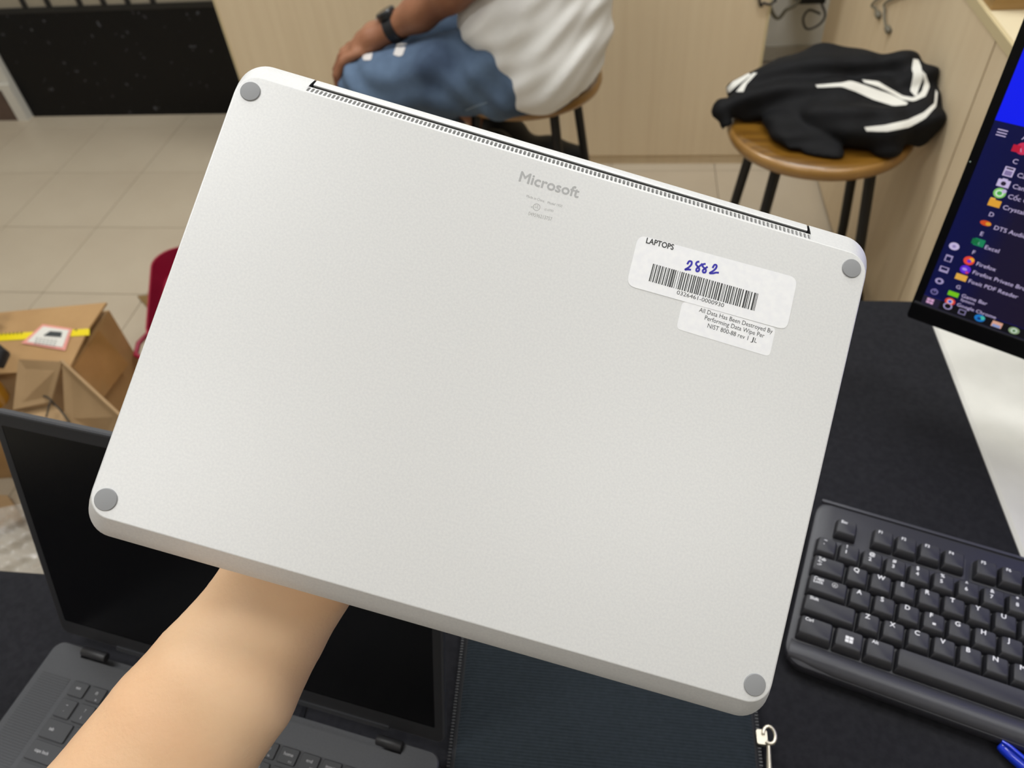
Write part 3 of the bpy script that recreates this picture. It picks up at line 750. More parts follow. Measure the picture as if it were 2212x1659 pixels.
KR_ = [(-.0248, [('~\n`', 1)] + [(a + '\n' + b, 1) for a, b in zip('!@#$%^&*()_+', '1234567890-=')] + [('Backspace', 2)]),
       (-.0445, [('Tab\n<-\n->', 1.5)] + [(c, 1) for c in 'QWERTYUIOP'] + [('{\n[', 1), ('}\n]', 1), ('|\n\\', 1.5)]),
       (-.0645, [('Caps\nLock', 1.78)] + [(c, 1) for c in 'ASDFGHJKL'] + [(':\n;', 1), ('"\n\'', 1), ('Enter', 2.22)]),
       (-.0842, [('Shift', 2.28)] + [(c, 1) for c in 'ZXCVBNM'] + [('<\n,', 1), ('>\n.', 1), ('?\n/', 1), ('Shift', 2.72)]),
       (-.1050, [('Ctrl', 1.5), ('WIN', 1.25), ('Alt', 1.25), ('', 6.5), ('Alt', 1.25), ('WIN', 1.0), ('Menu', 1.0), ('Ctrl', 1.25)])]
for y, ks in KR_:
    x = XL
    for name, w in ks:
        add_key(name, x + w * U / 2, y, w * U - .0010, .0186 if y > -.1 else .0196); x += w * U
x0 = XL + 15 * U + .006
for r, names in enumerate([('Ins', 'Home', 'PgUp'), ('Del', 'End', 'PgDn'), (), ('', '^', ''), ('<', 'v', '>')]):
    for c, nme in enumerate(names):
        if r == 3 and not nme: continue
        add_key(nme, x0 + (c + .5) * U, KR_[r][0], U - .001)
x0 += 3 * U + .005
for r, names in enumerate([('Num', '/', '*', '-'), ('7', '8', '9', '+'), ('4', '5', '6'), ('1', '2', '3', 'Enter'), ('0', '', '.')]):
    for c, nme in enumerate(names):
        if r == 4 and c == 1: continue
        wide = 2 if (r == 4 and c == 0) else 1
        add_key(nme, x0 + (c + wide / 2) * U, KR_[r][0], wide * U - .001)

# ------------------------------------------------------------------ blue pen
pa = at_z(2159, 1607, TABLE_Z + .0060); pb = at_z(2212, 1652, TABLE_Z + .0060); d = pb - pa; d /= np.linalg.norm(d)
pen = thing('pen', 'blue plastic ballpoint pen lying in front of the keyboard', 'pen', tuple(pa - np.array([0, 0, .006])))
M_blue = mat('blue_pen_plastic', '#1638d0', .18, coat=.6)
obj('barrel', MB().tube([pa, pa + d * .001, pa + d * .004, pa + d * .012, pa + d * .128, pa + d * .138], [.0030, .0042, .0050, .0055, .0055, .0042], 20), M_blue, pen, 50, True)
sd = np.cross(d, [0, 0, 1])
obj('clip', MB().tube([pa + sd * .0 + np.array([0, 0, .0055]), pa + d * .006 + np.array([0, 0, .0075]), pa + d * .045 + np.array([0, 0, .0068])], [.0012, .0014, .0012], 8), M_blue, pen, 50, True)
obj('tip', MB().tube([pa + d * .138, pa + d * .147, pa + d * .149], [.0038, .0012, .0005], 12), MATS['brushed_steel'], pen, 50, True)

# ------------------------------------------------------------------ monitor
MO = np.array([.2911, .6267, .82]); mx = np.array([.0923, -.0585, 0]); mx /= np.linalg.norm(mx); mz = np.array([0, 0, 1.0]); mn = np.cross(mx, mz)   # mn towards the viewer
mo = thing('monitor', 'black flat computer monitor showing a start menu on the white desk', 'monitor', mtx=frame((MO[0] + mx[0] * .27 - mn[0] * .05, MO[1] + mx[1] * .27 - mn[1] * .05, TABLE_Z), mx, -mn, mz))
def mpt(px, py):
    d = ray(px, py); s = ((MO - CAM_P) @ mn) / (d @ mn); return CAM_P + d * s
def mloc(p): q = np.array(p) - MO; return q @ mx, q @ mz
def ml(x, z, o=0.0): return (x - .27, -.05 - o + 0, z + .82 - TABLE_Z)
MW, MH = .541, .325
M_mon = mat('monitor_black', '#0b0b0d', .35); M_monb = mat('monitor_back_black', '#141416', .5)
fr = MB(); fr.loops([[ml(x, z, -.028) for x, z in rrect(.03, .03, MW - .03, MH - .03, .01)], [ml(x, z, -.020) for x, z in rrect(0, 0, MW, MH, .004)], [ml(x, z, 0) for x, z in rrect(0, 0, MW, MH, .004)]])
obj('housing', fr, M_mon, mo, 30)
s0 = mloc(mpt(1989, 652)); s1 = mloc(mpt(2174.6, 200)); sx0 = (s0[0] + s1[0]) / 2; sz0 = s0[1]
obj('chin', MB().loops([[ml(x, z, .0001) for x, z in rrect(.001, .001, MW - .001, sz0 - .002, .002, 3)], [ml(x, z, .0016) for x, z in rrect(.001, .001, MW - .001, sz0 - .002, .002, 3)]]), M_mon, mo, 0)
obj('chin_line', MB().box(ml(.002, sz0 - .0020, .0022), ml(MW - .002, sz0 - .0006, .0)), mat('chin_line_grey', '#3a3a3e', .4), mo, 0)
bl = mloc(mpt(2151.4, 259))[1]
mon_h = MH - .007
def rect(x0, z0, x1, z1, o): return MB().add([ml(x0, z0, o), ml(x1, z0, o), ml(x1, z1, o), ml(x0, z1, o)], [(0, 1, 2, 3)])
scr = obj('screen', rect(sx0, sz0, MW - .007, mon_h, .0004), glow('screen_blue', '#0618f0', .95), mo, 0)
M_navy = glow('screen_navy', '#080c3a', .8)
# panel that shades from navy to aubergine across its width
ntm = M_navy.node_tree; tc = ntm.nodes.new('ShaderNodeTexCoord'); sp = ntm.nodes.new('ShaderNodeSeparateXYZ'); rp = ntm.nodes.new('ShaderNodeValToRGB')
mr = ntm.nodes.new('ShaderNodeMapRange'); mr.inputs['From Min'].default_value = sx0 - .27; mr.inputs['From Max'].default_value = sx0 - .27 + .10
ntm.links.new(tc.outputs['Object'], sp.inputs[0]); ntm.links.new(sp.outputs[0], mr.inputs[0]); ntm.links.new(mr.outputs[0], rp.inputs[0])
rp.color_ramp.elements[0].color = lin('#040a48'); rp.color_ramp.elements[1].color = lin('#1a1028')
e = rp.color_ramp.elements.new(.30); e.color = lin('#080a40'); e = rp.color_ramp.elements.new(.45); e.color = lin('#160f30')
ntm.links.new(rp.outputs[0], ntm.nodes['Principled BSDF'].inputs['Emission Color'])
obj('start_menu', rect(sx0, sz0 + .0105, sx0 + .165, bl, .0006), M_navy, scr, 0)
obj('task_bar', rect(sx0, sz0, MW - .007, sz0 + .0105, .0007), glow('taskbar_black', '#0a0912', .7), scr, 0)
obj('start_button', rect(sx0, sz0, sx0 + .016, sz0 + .0105, .0008), glow('start_button', '#241f36', .8), scr, 0)
M_ui = glow('ui_lavender', '#cdbfe6', .85)
def mtext(s, px, py, h=.0040, m=M_ui, name='menu_text', w=None):
    x, z = mloc(mpt(px, py)); mb = MB(); text_into(mb, s, ml(x, z, .0010), (1, 0, 0), (0, 0, 1), h, w); return obj(name, mb, m, scr, 0)
def disc(mb, x, z, r, o=.001, n=20, sx=1., sz=1.):
    return mb.add([ml(x + sx * r * math.cos(2 * math.pi * k / n), z + sz * r * math.sin(2 * math.pi * k / n), o) for k in range(n)], [tuple(range(n))])
def qd(mb, x, z, w, h, o=.001): return mb.add([ml(x - w / 2, z - h / 2, o), ml(x + w / 2, z - h / 2, o), ml(x + w / 2, z + h / 2, o), ml(x - w / 2, z + h / 2, o)], [(0, 1, 2, 3)])
def icon(px, py, layers):
    x, z = mloc(mpt(px, py)); root = None
    for i, (kind, col, dx, dz, a, b) in enumerate(layers):
        mb = MB(); o = .001 + i * .00012
        (disc(mb, x + dx, z + dz, a, o, 20, 1, b) if kind == 'd' else qd(mb, x + dx, z + dz, a, b, o))
        q = obj('icon' if root is None else 'icon_detail', mb, glow('ui_' + col, '#' + col, .85), scr, 0)
        root = root or q
LV = 'cdbfe6'; S = .0082
# menu icons
x, z = mloc(mpt(2165, 286)); mb = MB()
for dz in (-.0024, 0, .0024): qd(mb, x, z + dz, .0075, .0008)
obj('icon', mb, M_ui, scr, 0)
icon(2202, 321, [('d', 'd03058', .0025, .001, .0052, 1), ('q', 'c01838', -.002, 0, .006, .006)]); mtext('A', 2197, 325, .0036)
icon(2180, 370, [('q', LV, 0, 0, .0075, .0085), ('q', '2a2038', 0, .0028, .0055, .0014), ('q', '8878a8', 0, -.0012, .0055, .0042)])
icon(2169, 394, [('q', LV, 0, -.0005, .0095, .0068), ('q', LV, 0, .0032, .004, .0016), ('d', '2a2038', 0, -.0005, .0020, 1)])
icon(2160, 416, [('d', '8ad070', 0, 0, .0048, 1), ('d', 'd8f0d8', 0, 0, .0032, 1), ('d', '50b050', 0, 0, .0020, 1), ('d', LV, .0028, .0028, .0018, 1)])
icon(2149, 438, [('q', 'e8a838', 0, 0, .0095, .0066), ('q', 'f0b850', -.0025, .0040, .004, .0014)])
icon(2130, 481, [('d', 'd85020', 0, 0, .0046, .55), ('d', 'e0a030', .0022, 0, .0022, .8)])
icon(2113, 522, [('q', '18885a', .0012, 0, .0085, .0075), ('q', '107040', -.0022, 0, .0055, .0055)]); mtext('X', 2108, 526, .0030)
icon(2094, 562, [('d', 'f04838', 0, 0, .0046, 1), ('d', 'f8b030', .0018, .0016, .0022, 1), ('d', '7030d0', .0003, -.0003, .0018, 1)])
icon(2086, 581, [('d', '6028d8', 0, 0, .0046, 1), ('d', 'b090f0', -.0006, .0002, .0022, .7), ('d', 'd03878', .0022, -.0026, .0014, 1)])
icon(2077, 598, [('q', 'e8b048', 0, 0, .0098, .0066)])
icon(2060, 634, [('q', '78c818', 0, 0, .0095, .0052)])
icon(2053, 650, [('d', 'e04838', 0, 0, .0046, .9), ('d', 'f0d0c8', 0, 0, .0026, 1), ('d', '3858d8', 0, 0, .0018, 1)])
for s, px, py, h in (('A', 2207, 300, .0042), ('C', 2187, 351, .0040), ('Calculator', 2197, 381, .0040), ('Camera', 2187, 405, .0040), ('Cốc Cốc', 2177, 427, .0040), ('CrystalDiskInfo', 2166, 450, .0040), ('D', 2136, 465, .0040), ('DTS Audio Control', 2147, 494, .0040), ('E', 2117, 507, .0040),
                  ('Excel', 2127, 536, .0040), ('F', 2100, 547, .0040), ('Firefox', 2109, 572, .0040), ('Firefox Private Browsing', 2101, 590, .0040), ('Foxit PDF Reader', 2092, 609, .0040), ('G', 2065, 621, .0040), ('Game Bar', 2077, 640, .0038), ('System', 2075, 648, .0030), ('Google Chrome', 2067, 659, .0036)):
    mtext(s, px, py, h, M_ui)
DM = 'a89cc8'
icon(2062, 531, [('d', LV, 0, 0, .0044, .9), ('d', '9888c0', 0, 0, .0016, 1)])
icon(2050, 557, [('q', DM, 0, 0, .0062, .0072), ('q', '0a0c40', 0, -.0004, .0042, .0048)])
icon(2040, 581, [('q', DM, 0, 0, .0080, .0062), ('q', '0a0c40', 0, .0008, .0058, .0030)])
icon(2030, 606, [('d', DM, 0, 0, .0038, .9), ('d', '0a0c40', 0, 0, .0018, 1)])
icon(2019, 629, [('d', '7a70a8', 0, 0, .0034, 1), ('d', '0a0c40', 0, 0, .0022, 1), ('q', '7a70a8', 0, .002, .0009, .004)])
icon(2010, 649, [('q', 'd8a8d0', -.0017, 0, .003, .0062), ('q', 'd8a8d0', .0017, 0, .003, .0062), ('q', '241f36', 0, 0, .0075, .0006)])
icon(2048, 660, [('d', DM, 0, 0, .0040, 1), ('d', '0a0912', 0, 0, .0028, 1)])
icon(2079, 673, [('q', '8078a0', 0, 0, .0065, .0058), ('q', '0a0912', 0, 0, .0045, .0036)])
icon(2117, 686, [('d', '1878c8', 0, 0, .0046, .9), ('d', '48c0a8', .002, .001, .0022, 1), ('d', '103880', -.0004, -.0004, .0017, 1)])
icon(2154, 700, [('q', 'e0a890', 0, 0, .0088, .0066), ('q', '90a0d0', 0, -.0016, .0070, .0030)])
icon(2191, 713, [('d', '90a880', 0, 0, .0046, .85), ('d', 'd0e0d0', 0, 0, .0026, 1), ('d', '608858', 0, 0, .0015, 1)])
obj('power_light', disc(MB(), *mloc(mpt(2096, 349)), .0006, .0003), glow('led_white', '#a0b0a0', .8), mo, 0)
# stand
obj('stand_neck', MB().loops([[(x, y, .012) for x, y in rrect(-.03, -.012, .03, .014, .008)], [(x, y - .0, .24) for x, y in rrect(-.025, -.012, .025, .012, .008)]]), M_monb, mo, 30)
obj('stand_arm', MB().box((-.04, -.022, .20), (.04, .0, .28)), M_monb, mo, 0)
obj('stand_base', MB().loops([[(x, y, .0002) for x, y in rrect(-.10, -.045, .12, .10, .02)], [(x, y, .010) for x, y in rrect(-.10, -.045, .12, .10, .02)], [(x, y, .012) for x, y in rrect(-.098, -.043, .118, .098, .018)]]), M_monb, mo, 30)

# ------------------------------------------------------------------ stools
SEAT = .545
M_seat = mat('varnished_round_wood', '#7d571a', .32, color2='#624110', scale=6, stretch=(1, 14, 1), coat=.5)
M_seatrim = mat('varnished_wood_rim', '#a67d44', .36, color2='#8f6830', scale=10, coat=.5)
def stool(label, cx, cy, leg_ang, ring_z):
    t = thing('stool', label, 'stool', (cx, cy, 0), group='round wooden stools with black legs')
    R = .187
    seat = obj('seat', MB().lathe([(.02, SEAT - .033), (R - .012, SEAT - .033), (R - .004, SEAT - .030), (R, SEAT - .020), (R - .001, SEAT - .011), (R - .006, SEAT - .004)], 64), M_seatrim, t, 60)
    obj('seat_top', MB().lathe([(R - .0055, SEAT - .0045), (R - .012, SEAT - .0012), (R - .022, SEAT - .0005), (R * .5, SEAT - .0022), (.002, SEAT - .0025)], 64), M_seat, t, 60)
    obj('seat_plate', MB().lathe([(.10, SEAT - .040), (.145, SEAT - .040), (.145, SEAT - .033), (.10, SEAT - .033)], 32), M_steel_black, t, 40)
    for a in leg_ang:
        q = math.radians(a); d = np.array([math.cos(q), math.sin(q)])
        obj('leg', MB().tube([(*(d * .135), SEAT - .036), (*(d * .175), .22), (*(d * .197), .004)], .0115, 12), M_steel_black, t, 50)
        obj('leg_cap', MB().lathe([(.013, 0), (.014, .004), (.014, .022), (.012, .024)], 12, (*(d * .197), 0)), mat('black_rubber', '#151515', .8), t, 50)
    rg = MB(); n = 40
    rr0 = .135 + (SEAT - .036 - ring_z) / .505 * .060
    rg.tube([(rr0 * math.cos(2 * math.pi * k / n), rr0 * math.sin(2 * math.pi * k / n), ring_z) for k in range(n + 1)], .007, 8)
    obj('foot_ring', rg, M_steel_black, t, 60)
    return t
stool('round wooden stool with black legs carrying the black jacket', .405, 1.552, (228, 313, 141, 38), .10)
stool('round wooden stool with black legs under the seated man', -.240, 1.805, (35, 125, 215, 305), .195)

# ------------------------------------------------------------------ jacket heap
J = zoomed(1520, 80, 4.096)
def jp(u, v, z): return at_z(u, v, z)
def jac_sdf(P):
    d = chain(P, [jp(1598, 205, .580), jp(1690, 172, .600), jp(1770, 160, .610), jp(1850, 170, .605), jp(1905, 178, .600)], [.026, .046, .056, .052, .042], .03)
    d = smin(d, chain(P, [jp(1910, 172, .615), jp(1945, 150, .635), jp(1985, 190, .620), jp(2003, 232, .598)], [.030, .030, .032, .034], .02), .02)
    d = smin(d, chain(P, [jp(2003, 235, .592), jp(1985, 272, .582), jp(1920, 288, .579), jp(1840, 280, .580), jp(1770, 262, .580)], [.036, .036, .034, .033, .030], .02), .012)
    d = smin(d, chain(P, [jp(1562, 240, .566), jp(1610, 226, .575), jp(1680, 218, .583), jp(1740, 222, .585)], [.024, .027, .030, .032], .02), .012)
    d = smin(d, chain(P, [jp(1556, 232, .572), jp(1566, 250, .562)], [.020, .019], .01), .008)
    d = smin(d, chain(P, [jp(1720, 225, .580), jp(1800, 230, .588), jp(1880, 225, .588), jp(1960, 222, .590)], [.045, .052, .05, .04], .02), .02)
    # front flap lying on the seat
    fa = [jp(1668, 258, .564), jp(1702, 318, .556), jp(1812, 322, .556), jp(1806, 270, .568)]
    for s in np.linspace(0, 1, 16):
        a = fa[0] * (1 - s) + fa[3] * s; b = fa[1] * (1 - s) + fa[2] * s
        d = smin(d, cap(P, a, b, .017, .0125), .008)
    x, y, z = P.T
    d = d + .0058 * np.sin(52 * (y * .7 + z + .12 * x) + 2.2 * np.sin(9 * x)) + .0034 * np.sin(105 * (y * .7 + z - .25 * x) + 2.5 * np.sin(13 * x + 1)) + .0012 * np.sin(60 * x + 40 * y)
    d = np.maximum(d, x - .6015)
    return np.maximum(d, (SEAT + .0012) - z - 40 * np.maximum(0, np.hypot(x - .405, y - 1.552) - .194))
jmb = nets(jac_sdf, (.12, 1.26, .50), (.70, 1.80, .72), .0055)
M_jac = mat('black_track_fabric', '#0b0b0e', .75, color2='#08080a', scale=40, bump=.2, bscale=90, sheen=.0, spec=.25)
jk = thing('jacket', 'black track jacket with white stripes bundled on the wooden stool', 'jacket', (.405, 1.552, SEAT))
M_str = mat('white_stripe_fabric', '#d9d7cf', .8)
strips = [([(180, 485), (260, 400), (400, 325)], [(235, 490), (300, 430), (420, 340)]), ([(290, 490), (340, 420), (440, 322)], [(352, 490), (385, 415), (475, 322)]),
          ([(990, 428), (1220, 408), (1300, 392), (1450, 440), (1650, 510), (1810, 590)], [(1010, 450), (1220, 442), (1330, 482), (1500, 560), (1680, 618), (1790, 608)]),
          ([(1400, 384), (1540, 398), (1640, 455), (1760, 525), (1860, 543), (1930, 490), (1950, 400), (1930, 300)], [(1420, 408), (1530, 440), (1620, 482), (1750, 557), (1860, 578), (1965, 530), (1998, 440), (1962, 330)]),
          ([(1850, 195), (1843, 290), (1858, 330), (1828, 480), (1870, 528)], [(1895, 205), (1925, 270), (1938, 360), (1897, 480), (1888, 522)]),
          ([(1420, 800), (1600, 783), (1800, 738), (1950, 668), (2035, 590), (2050, 470)], [(1440, 834), (1620, 839), (1820, 799), (1960, 724), (2052, 620), (2066, 500)])]
dec = [decal(jmb, [J(*p) for p in a], [J(*p) for p in b], .0016, 26, 4) for a, b in strips]
body = obj('jacket_body', jmb, M_jac, jk, 180, True)
for m in dec: obj('stripe', m, M_str, jk, 180, True)

# ------------------------------------------------------------------ seated man
M_skin2 = mat('tanned_skin', '#9a6a4e', .5, color2='#8a5b41', scale=16, spec=.35)
M_shirt = mat('white_cotton_shirt', '#e9e7e3', .85, color2='#e2e0db', scale=9, bump=.1, bscale=300, spec=.2)
M_jean = mat('blue_denim', '#5d7088', .85, color2='#374458', scale=9, bump=.3, bscale=500, lo=.3, hi=.7, spec=.2)
pm = thing('person', 'seated man in white shirt and ripped blue jeans on the wooden stool', 'person', (-.238, 1.765, SEAT))
KN, KF = (-.575, 1.640, .592), (-.560, 1.875, .600)
def fold(P, a, k, ph, amp): return amp * np.sin(k * (P @ np.array(a)) + ph)
def body_sdf(P):
    d = chain(P, [(-.20, 1.76, .66), (-.20, 1.76, .85), (-.215, 1.76, 1.00)], [.11, .105, .10], .04)
    d = smin(d, ell(P, (-.215, 1.76, 1.00), (.10, .185, .12)), .05)
    d = chain(P, [(-.22, 1.76, 1.08), (-.245, 1.76, 1.18)], [.055, .052], .03, d)
    d = smin(d, ell(P, (-.275, 1.76, 1.285), (.095, .075, .115)), .025)                       # head
    d = smin(d, ell(P, (-.335, 1.76, 1.225), (.035, .045, .040)), .02)                         # jaw
    d = smin(d, chain(P, [(-.362, 1.76, 1.305), (-.384, 1.76, 1.268)], [.010, .014], .008), .012)   # nose
    d = smin(d, chain(P, [(-.366, 1.742, 1.232), (-.371, 1.76, 1.232), (-.366, 1.778, 1.232)], [.007, .009, .007], .006), .008)   # lips
    for s in (-1, 1):
        d = smin(d, ell(P, (-.265, 1.76 + s * .076, 1.275), (.022, .012, .032)), .008)
        d = smin(d, ell(P, (-.352, 1.76 + s * .032, 1.318), (.014, .022, .008)), .008)
    # near arm, hand laid on the knee
    d = smin(d, chain(P, [(-.215, 1.585, 1.05), (-.245, 1.565, .90), (-.275, 1.590, .850)], [.050, .043, .040], .02), .03)
    d = smin(d, chain(P, [(-.275, 1.590, .850), (-.36, 1.640, .795), (-.44, 1.672, .740), (-.515, 1.688, .702)], [.040, .041, .036, .027], .02), .02)
    d = smin(d, chain(P, [(-.515, 1.680, .703), (-.560, 1.676, .684), (-.590, 1.670, .668)], [.026, .027, .024], .01), .012)
    d = smin(d, chain(P, [(-.515, 1.700, .701), (-.560, 1.706, .684), (-.592, 1.712, .668)], [.024, .026, .022], .01), .012)
    for y0, y1, dx in ((1.648, 1.630, .0), (1.668, 1.658, -.008), (1.690, 1.688, -.010), (1.712, 1.716, -.004)):
        d = np.minimum(d, chain(P, [(-.585 + dx * .3, y0, .668), (-.622 + dx, (y0 + y1) / 2, .655), (-.640 + dx, y1, .628), (-.643 + dx, y1, .604)], [.0125, .0110, .0100, .0088], .004))
    d = smin(d, chain(P, [(-.535, 1.712, .685), (-.552, 1.738, .668), (-.578, 1.750, .652), (-.598, 1.752, .640)], [.016, .013, .011, .0095], .006), .008)
    # far arm, hand on the belly
    d = smin(d, chain(P, [(-.215, 1.935, 1.05), (-.24, 1.965, .93), (-.245, 1.955, .86)], [.050, .043, .040], .02), .03)
    d = smin(d, chain(P, [(-.245, 1.955, .86), (-.33, 1.90, .885), (-.375, 1.83, .895)], [.038, .036, .026], .02), .02)
    d = smin(d, chain(P, [(-.375, 1.83, .895), (-.378, 1.775, .898)], [.024, .020], .01), .012)
    for k, dz in enumerate((.018, .006, -.006, -.018)):
        d = np.minimum(d, chain(P, [(-.378, 1.78, .898 + dz), (-.377, 1.74, .90 + dz * 1.3), (-.368, 1.712, .90 + dz * 1.3)], [.010, .009, .008], .004))
    # ankles
    for (k, a) in ((KN, (-.285, 1.765, .300)), (KF, (-.30, 1.90, .300))):
        d = np.minimum(d, chain(P, [(.5 * (k[0] + a[0]), .5 * (k[1] + a[1]), .5 * (k[2] + a[2])), a], [.04, .034], .01))
    for k in (KN, KF): d = np.minimum(d, chain(P, [(-.2, k[1] + (.03 if k is KN else -.03), .62), k], [.06, .045], .02))
    return smin(d, ell(P, (-.19, 1.76, .62), (.11, .14, .06)), .03)
bmb = nets(body_sdf, (-.68, 1.50, .24), (-.05, 2.03, 1.43), .0075)
obj('body', bmb, M_skin2, pm, 180, True)
def jeans_sdf(P):
    d = ell(P, (-.200, 1.762, .617), (.142, .204, .085))
    d = smin(d, chain(P, [(-.20, 1.640, .622), (-.40, 1.632, .618), KN], [.096, .086, .066], .012), .03)
    d = smin(d, chain(P, [(-.20, 1.855, .622), (-.40, 1.868, .630), KF], [.092, .082, .066], .03), .03)
    d = smin(d, chain(P, [KN, (-.42, 1.705, .455), (-.300, 1.758, .325)], [.062, .057, .048], .02), .012)
    d = smin(d, chain(P, [KF, (-.43, 1.885, .455), (-.315, 1.895, .325)], [.062, .057, .048], .02), .012)
    x, y, z = P.T
    w = np.clip((x + .60) / .35, 0, 1)
    d = d + .0065 * w * np.sin(60 * (x * .8 - z * .7 + .3 * y) + 3 * np.sin(14 * y)) + .004 * np.sin(85 * (z + .5 * x) + 4 * np.sin(20 * x)) * (1 - w * .4)
    d = np.maximum(d, SEAT + .001 - z - 40 * np.maximum(0, np.hypot(x + .240, y - 1.805) - .194))
    return np.maximum(d, .300 - z + .2 * (x + .3))
jnb = nets(jeans_sdf, (-.68, 1.50, .27), (.02, 2.03, .75), .0065)
rips = [decal(jnb, [(778, 118), (790, 110), (806, 109)], [(786, 131), (800, 131), (803, 127)], .0012, 8, 3), decal(jnb, [(858, 95), (868, 93), (880, 94)], [(850, 119), (862, 123), (870, 120)], .0012, 8, 3)]
seam = decal(jnb, [(1005, 236), (1030, 226), (1052, 219)], [(1005, 239), (1031, 229), (1053, 222)], .0012, 10, 1)
jeans = obj('jeans', jnb, M_jean, pm, 180, True)
M_thread = mat('bleached_denim_threads', '#c9c4c0', .9, bump=.4, bscale=900)
def sub(name, mb, m, part):
    o = obj(name, mb, m, None, 180); inv = wmat(pm).inverted(); o.data.transform(inv); o.parent = part; return o
for m in rips: sub('denim_rip', m, M_thread, jeans)
sub('denim_seam', seam, mat('denim_seam_thread', '#8296ac', .9), jeans)
def shirt_sdf(P):
    x, y, z = P.T
    d = ell(P, (-.190, 1.760, .650), (.150, .232, .165))
    d = smin(d, chain(P, [(-.20, 1.765, .66), (-.20, 1.765, .82), (-.215, 1.76, 1.00)], [.150, .138, .118], .05), .05)
    d = smin(d, ell(P, (-.200, 1.765, .76), (.152, .205, .16)), .05)
    d = smin(d, ell(P, (-.245, 1.72, .715), (.120, .150, .080)), .03)
    d = smin(d, ell(P, (-.215, 1.76, 1.00), (.118, .205, .125)), .05)
    for s in (-1, 1):
        d = smin(d, chain(P, [(-.215, 1.76 + s * .165, 1.055), (-.238, 1.76 + s * .198, .945)], [.064, .062], .02), .03)
    ph = z - .75 * x + .25 * y; q1 = .5 + .5 * np.sin(14 * z + 9 * x + 2); d = d + .0060 * np.sin(31 * ph + 1.6 * np.sin(11 * x + 6 * y) + .6) * (.35 + .65 * q1) + .0042 * np.sin(67 * ph + 2.2 * np.sin(15 * x + 9 * z)) * (1 - .5 * q1) + .0018 * np.sin(125 * ph + 3 * np.sin(21 * x + 5))
    neck = np.linalg.norm(P - np.array([-.235, 1.76, 1.165]), axis=1) - .085
    d = np.maximum(d, -neck)
    hem = .560 + .11 * np.clip((-.20 - x) / .15, 0, 1) ** 1.2 + .035 * np.clip((x + .16) / .12, 0, 1) + .02 * np.clip((y - 1.62) / .2, 0, 1)
    return np.maximum(d, hem - z)
smb = nets(shirt_sdf, (-.40, 1.50, .52), (.0, 2.03, 1.20), .0065)
obj('shirt', smb, M_shirt, pm, 180, True)
hr = nets(lambda P: np.maximum(np.maximum(ell(P, (-.266, 1.76, 1.30), (.103, .083, .112)), 1.285 - P[:, 2] - .9 * (P[:, 0] + .30)), -(ell(P, (-.385, 1.76, 1.27), (.075, .07, .085)))), (-.40, 1.66, 1.17), (-.14, 1.86, 1.43), .006)
obj('hair', hr, mat('black_hair', '#14110f', .6, bump=.6, bscale=120), pm, 180, True)
for s in (-1, 1):
    obj('eye', MB().lathe([(.001, -.010), (.007, -.0075), (.010, 0), (.007, .0075), (.001, .010)], 12, (-.356, 1.76 + s * .032, 1.300)), mat('eye_white_dark', '#40342e', .3), pm, 60, True)
for (ax_, ay) in ((-.285, 1.765), (-.30, 1.90)):
    def shoe(P, ax_=ax_, ay=ay):
        d = chain(P, [(ax_ + .03, ay, .285), (ax_ + .10, ay + .03, .262), (ax_ + .17, ay + .045, .236)], [.042, .040, .034], .02)
        d = smin(d, chain(P, [(ax_ - .035, ay - .01, .370), (ax_ + .0, ay, .325), (ax_ + .02, ay, .29)], [.050, .047, .045], .01), .02)
        return d
    obj('shoe', nets(shoe, (ax_ - .11, ay - .09, .17), (ax_ + .23, ay + .11, .44), .006), mat('black_shoe', '#0d0e12', .6), pm, 180, True)
# wristwatch
wt = thing('wristwatch', 'black wristwatch on the wrist of the seated man', 'watch', (-.505, 1.688, .705))
wa = np.array([-.44, 1.672, .740]); wb = np.array([-.56, 1.690, .684]); wd = (wb - wa) / np.linalg.norm(wb - wa); wc = np.array([-.503, 1.686, .7075])
a_ = np.cross(wd, [0, 0, 1]); a_ /= np.linalg.norm(a_); b_ = np.cross(a_, wd)
st = []
for k in range(25):
    q = 2 * math.pi * k / 24; rr = lambda h: (.0330 + h) * math.cos(q) * a_ + (.0300 + h) * math.sin(q) * b_
    st.append([wc + rr(0) - wd * .0125, wc + rr(.0030) - wd * .0115, wc + rr(.0030) + wd * .0115, wc + rr(0) + wd * .0125])
obj('strap', MB().loops(st, False, False), mat('black_watch_strap', '#15161a', .5), wt, 50, True)
cc = wc + b_ * .030 - a_ * .006
fc = MB(); nrm = b_; 
for z0, rr_ in ((0, .0185), (.006, .019), (.009, .0165)): pass
fc.loops([[cc + nrm * z0 + rr_ * (math.cos(2 * math.pi * k / 24) * a_ * .95 + math.sin(2 * math.pi * k / 24) * wd * .95) for k in range(24)] for z0, rr_ in ((-.004, .0235), (.007, .024), (.0105, .021))])
obj('case', fc, mat('watch_case_black', '#1d2024', .25, coat=.4), wt, 40, True)

# ------------------------------------------------------------------ cartons, tub, bag and wrapping on the floor by the table
M_card = mat('brown_cardboard', '#b08a5a', .6, color2='#a47e50', scale=12, bump=.25, bscale=40, coat=.35)
M_cardm = mat('matte_cardboard', '#a88a64', .8, color2='#9c7f5a', scale=10, bump=.1, bscale=60)
M_cardi = mat('cardboard_inside', '#7a5f40', .85)
HZ = .35
br_, frr = at_z(226, 653.5, HZ), at_z(143, 777, HZ); ex = np.array([-.985, -.17, 0]); ex /= np.linalg.norm(ex)
bl_, fll = br_ + ex * .46, frr + ex * .46
bx = thing('carton', 'large brown carton wrapped in clear film with yellow tape and shipping label', 'box', tuple(((br_ + fll) / 2 * [1, 1, 0])))
dz = np.array([0, 0, 1])
def quadbox(pts, z0, z1): return MB().loops([[(p[0], p[1], z0) for p in pts], [(p[0], p[1], z1) for p in pts]])
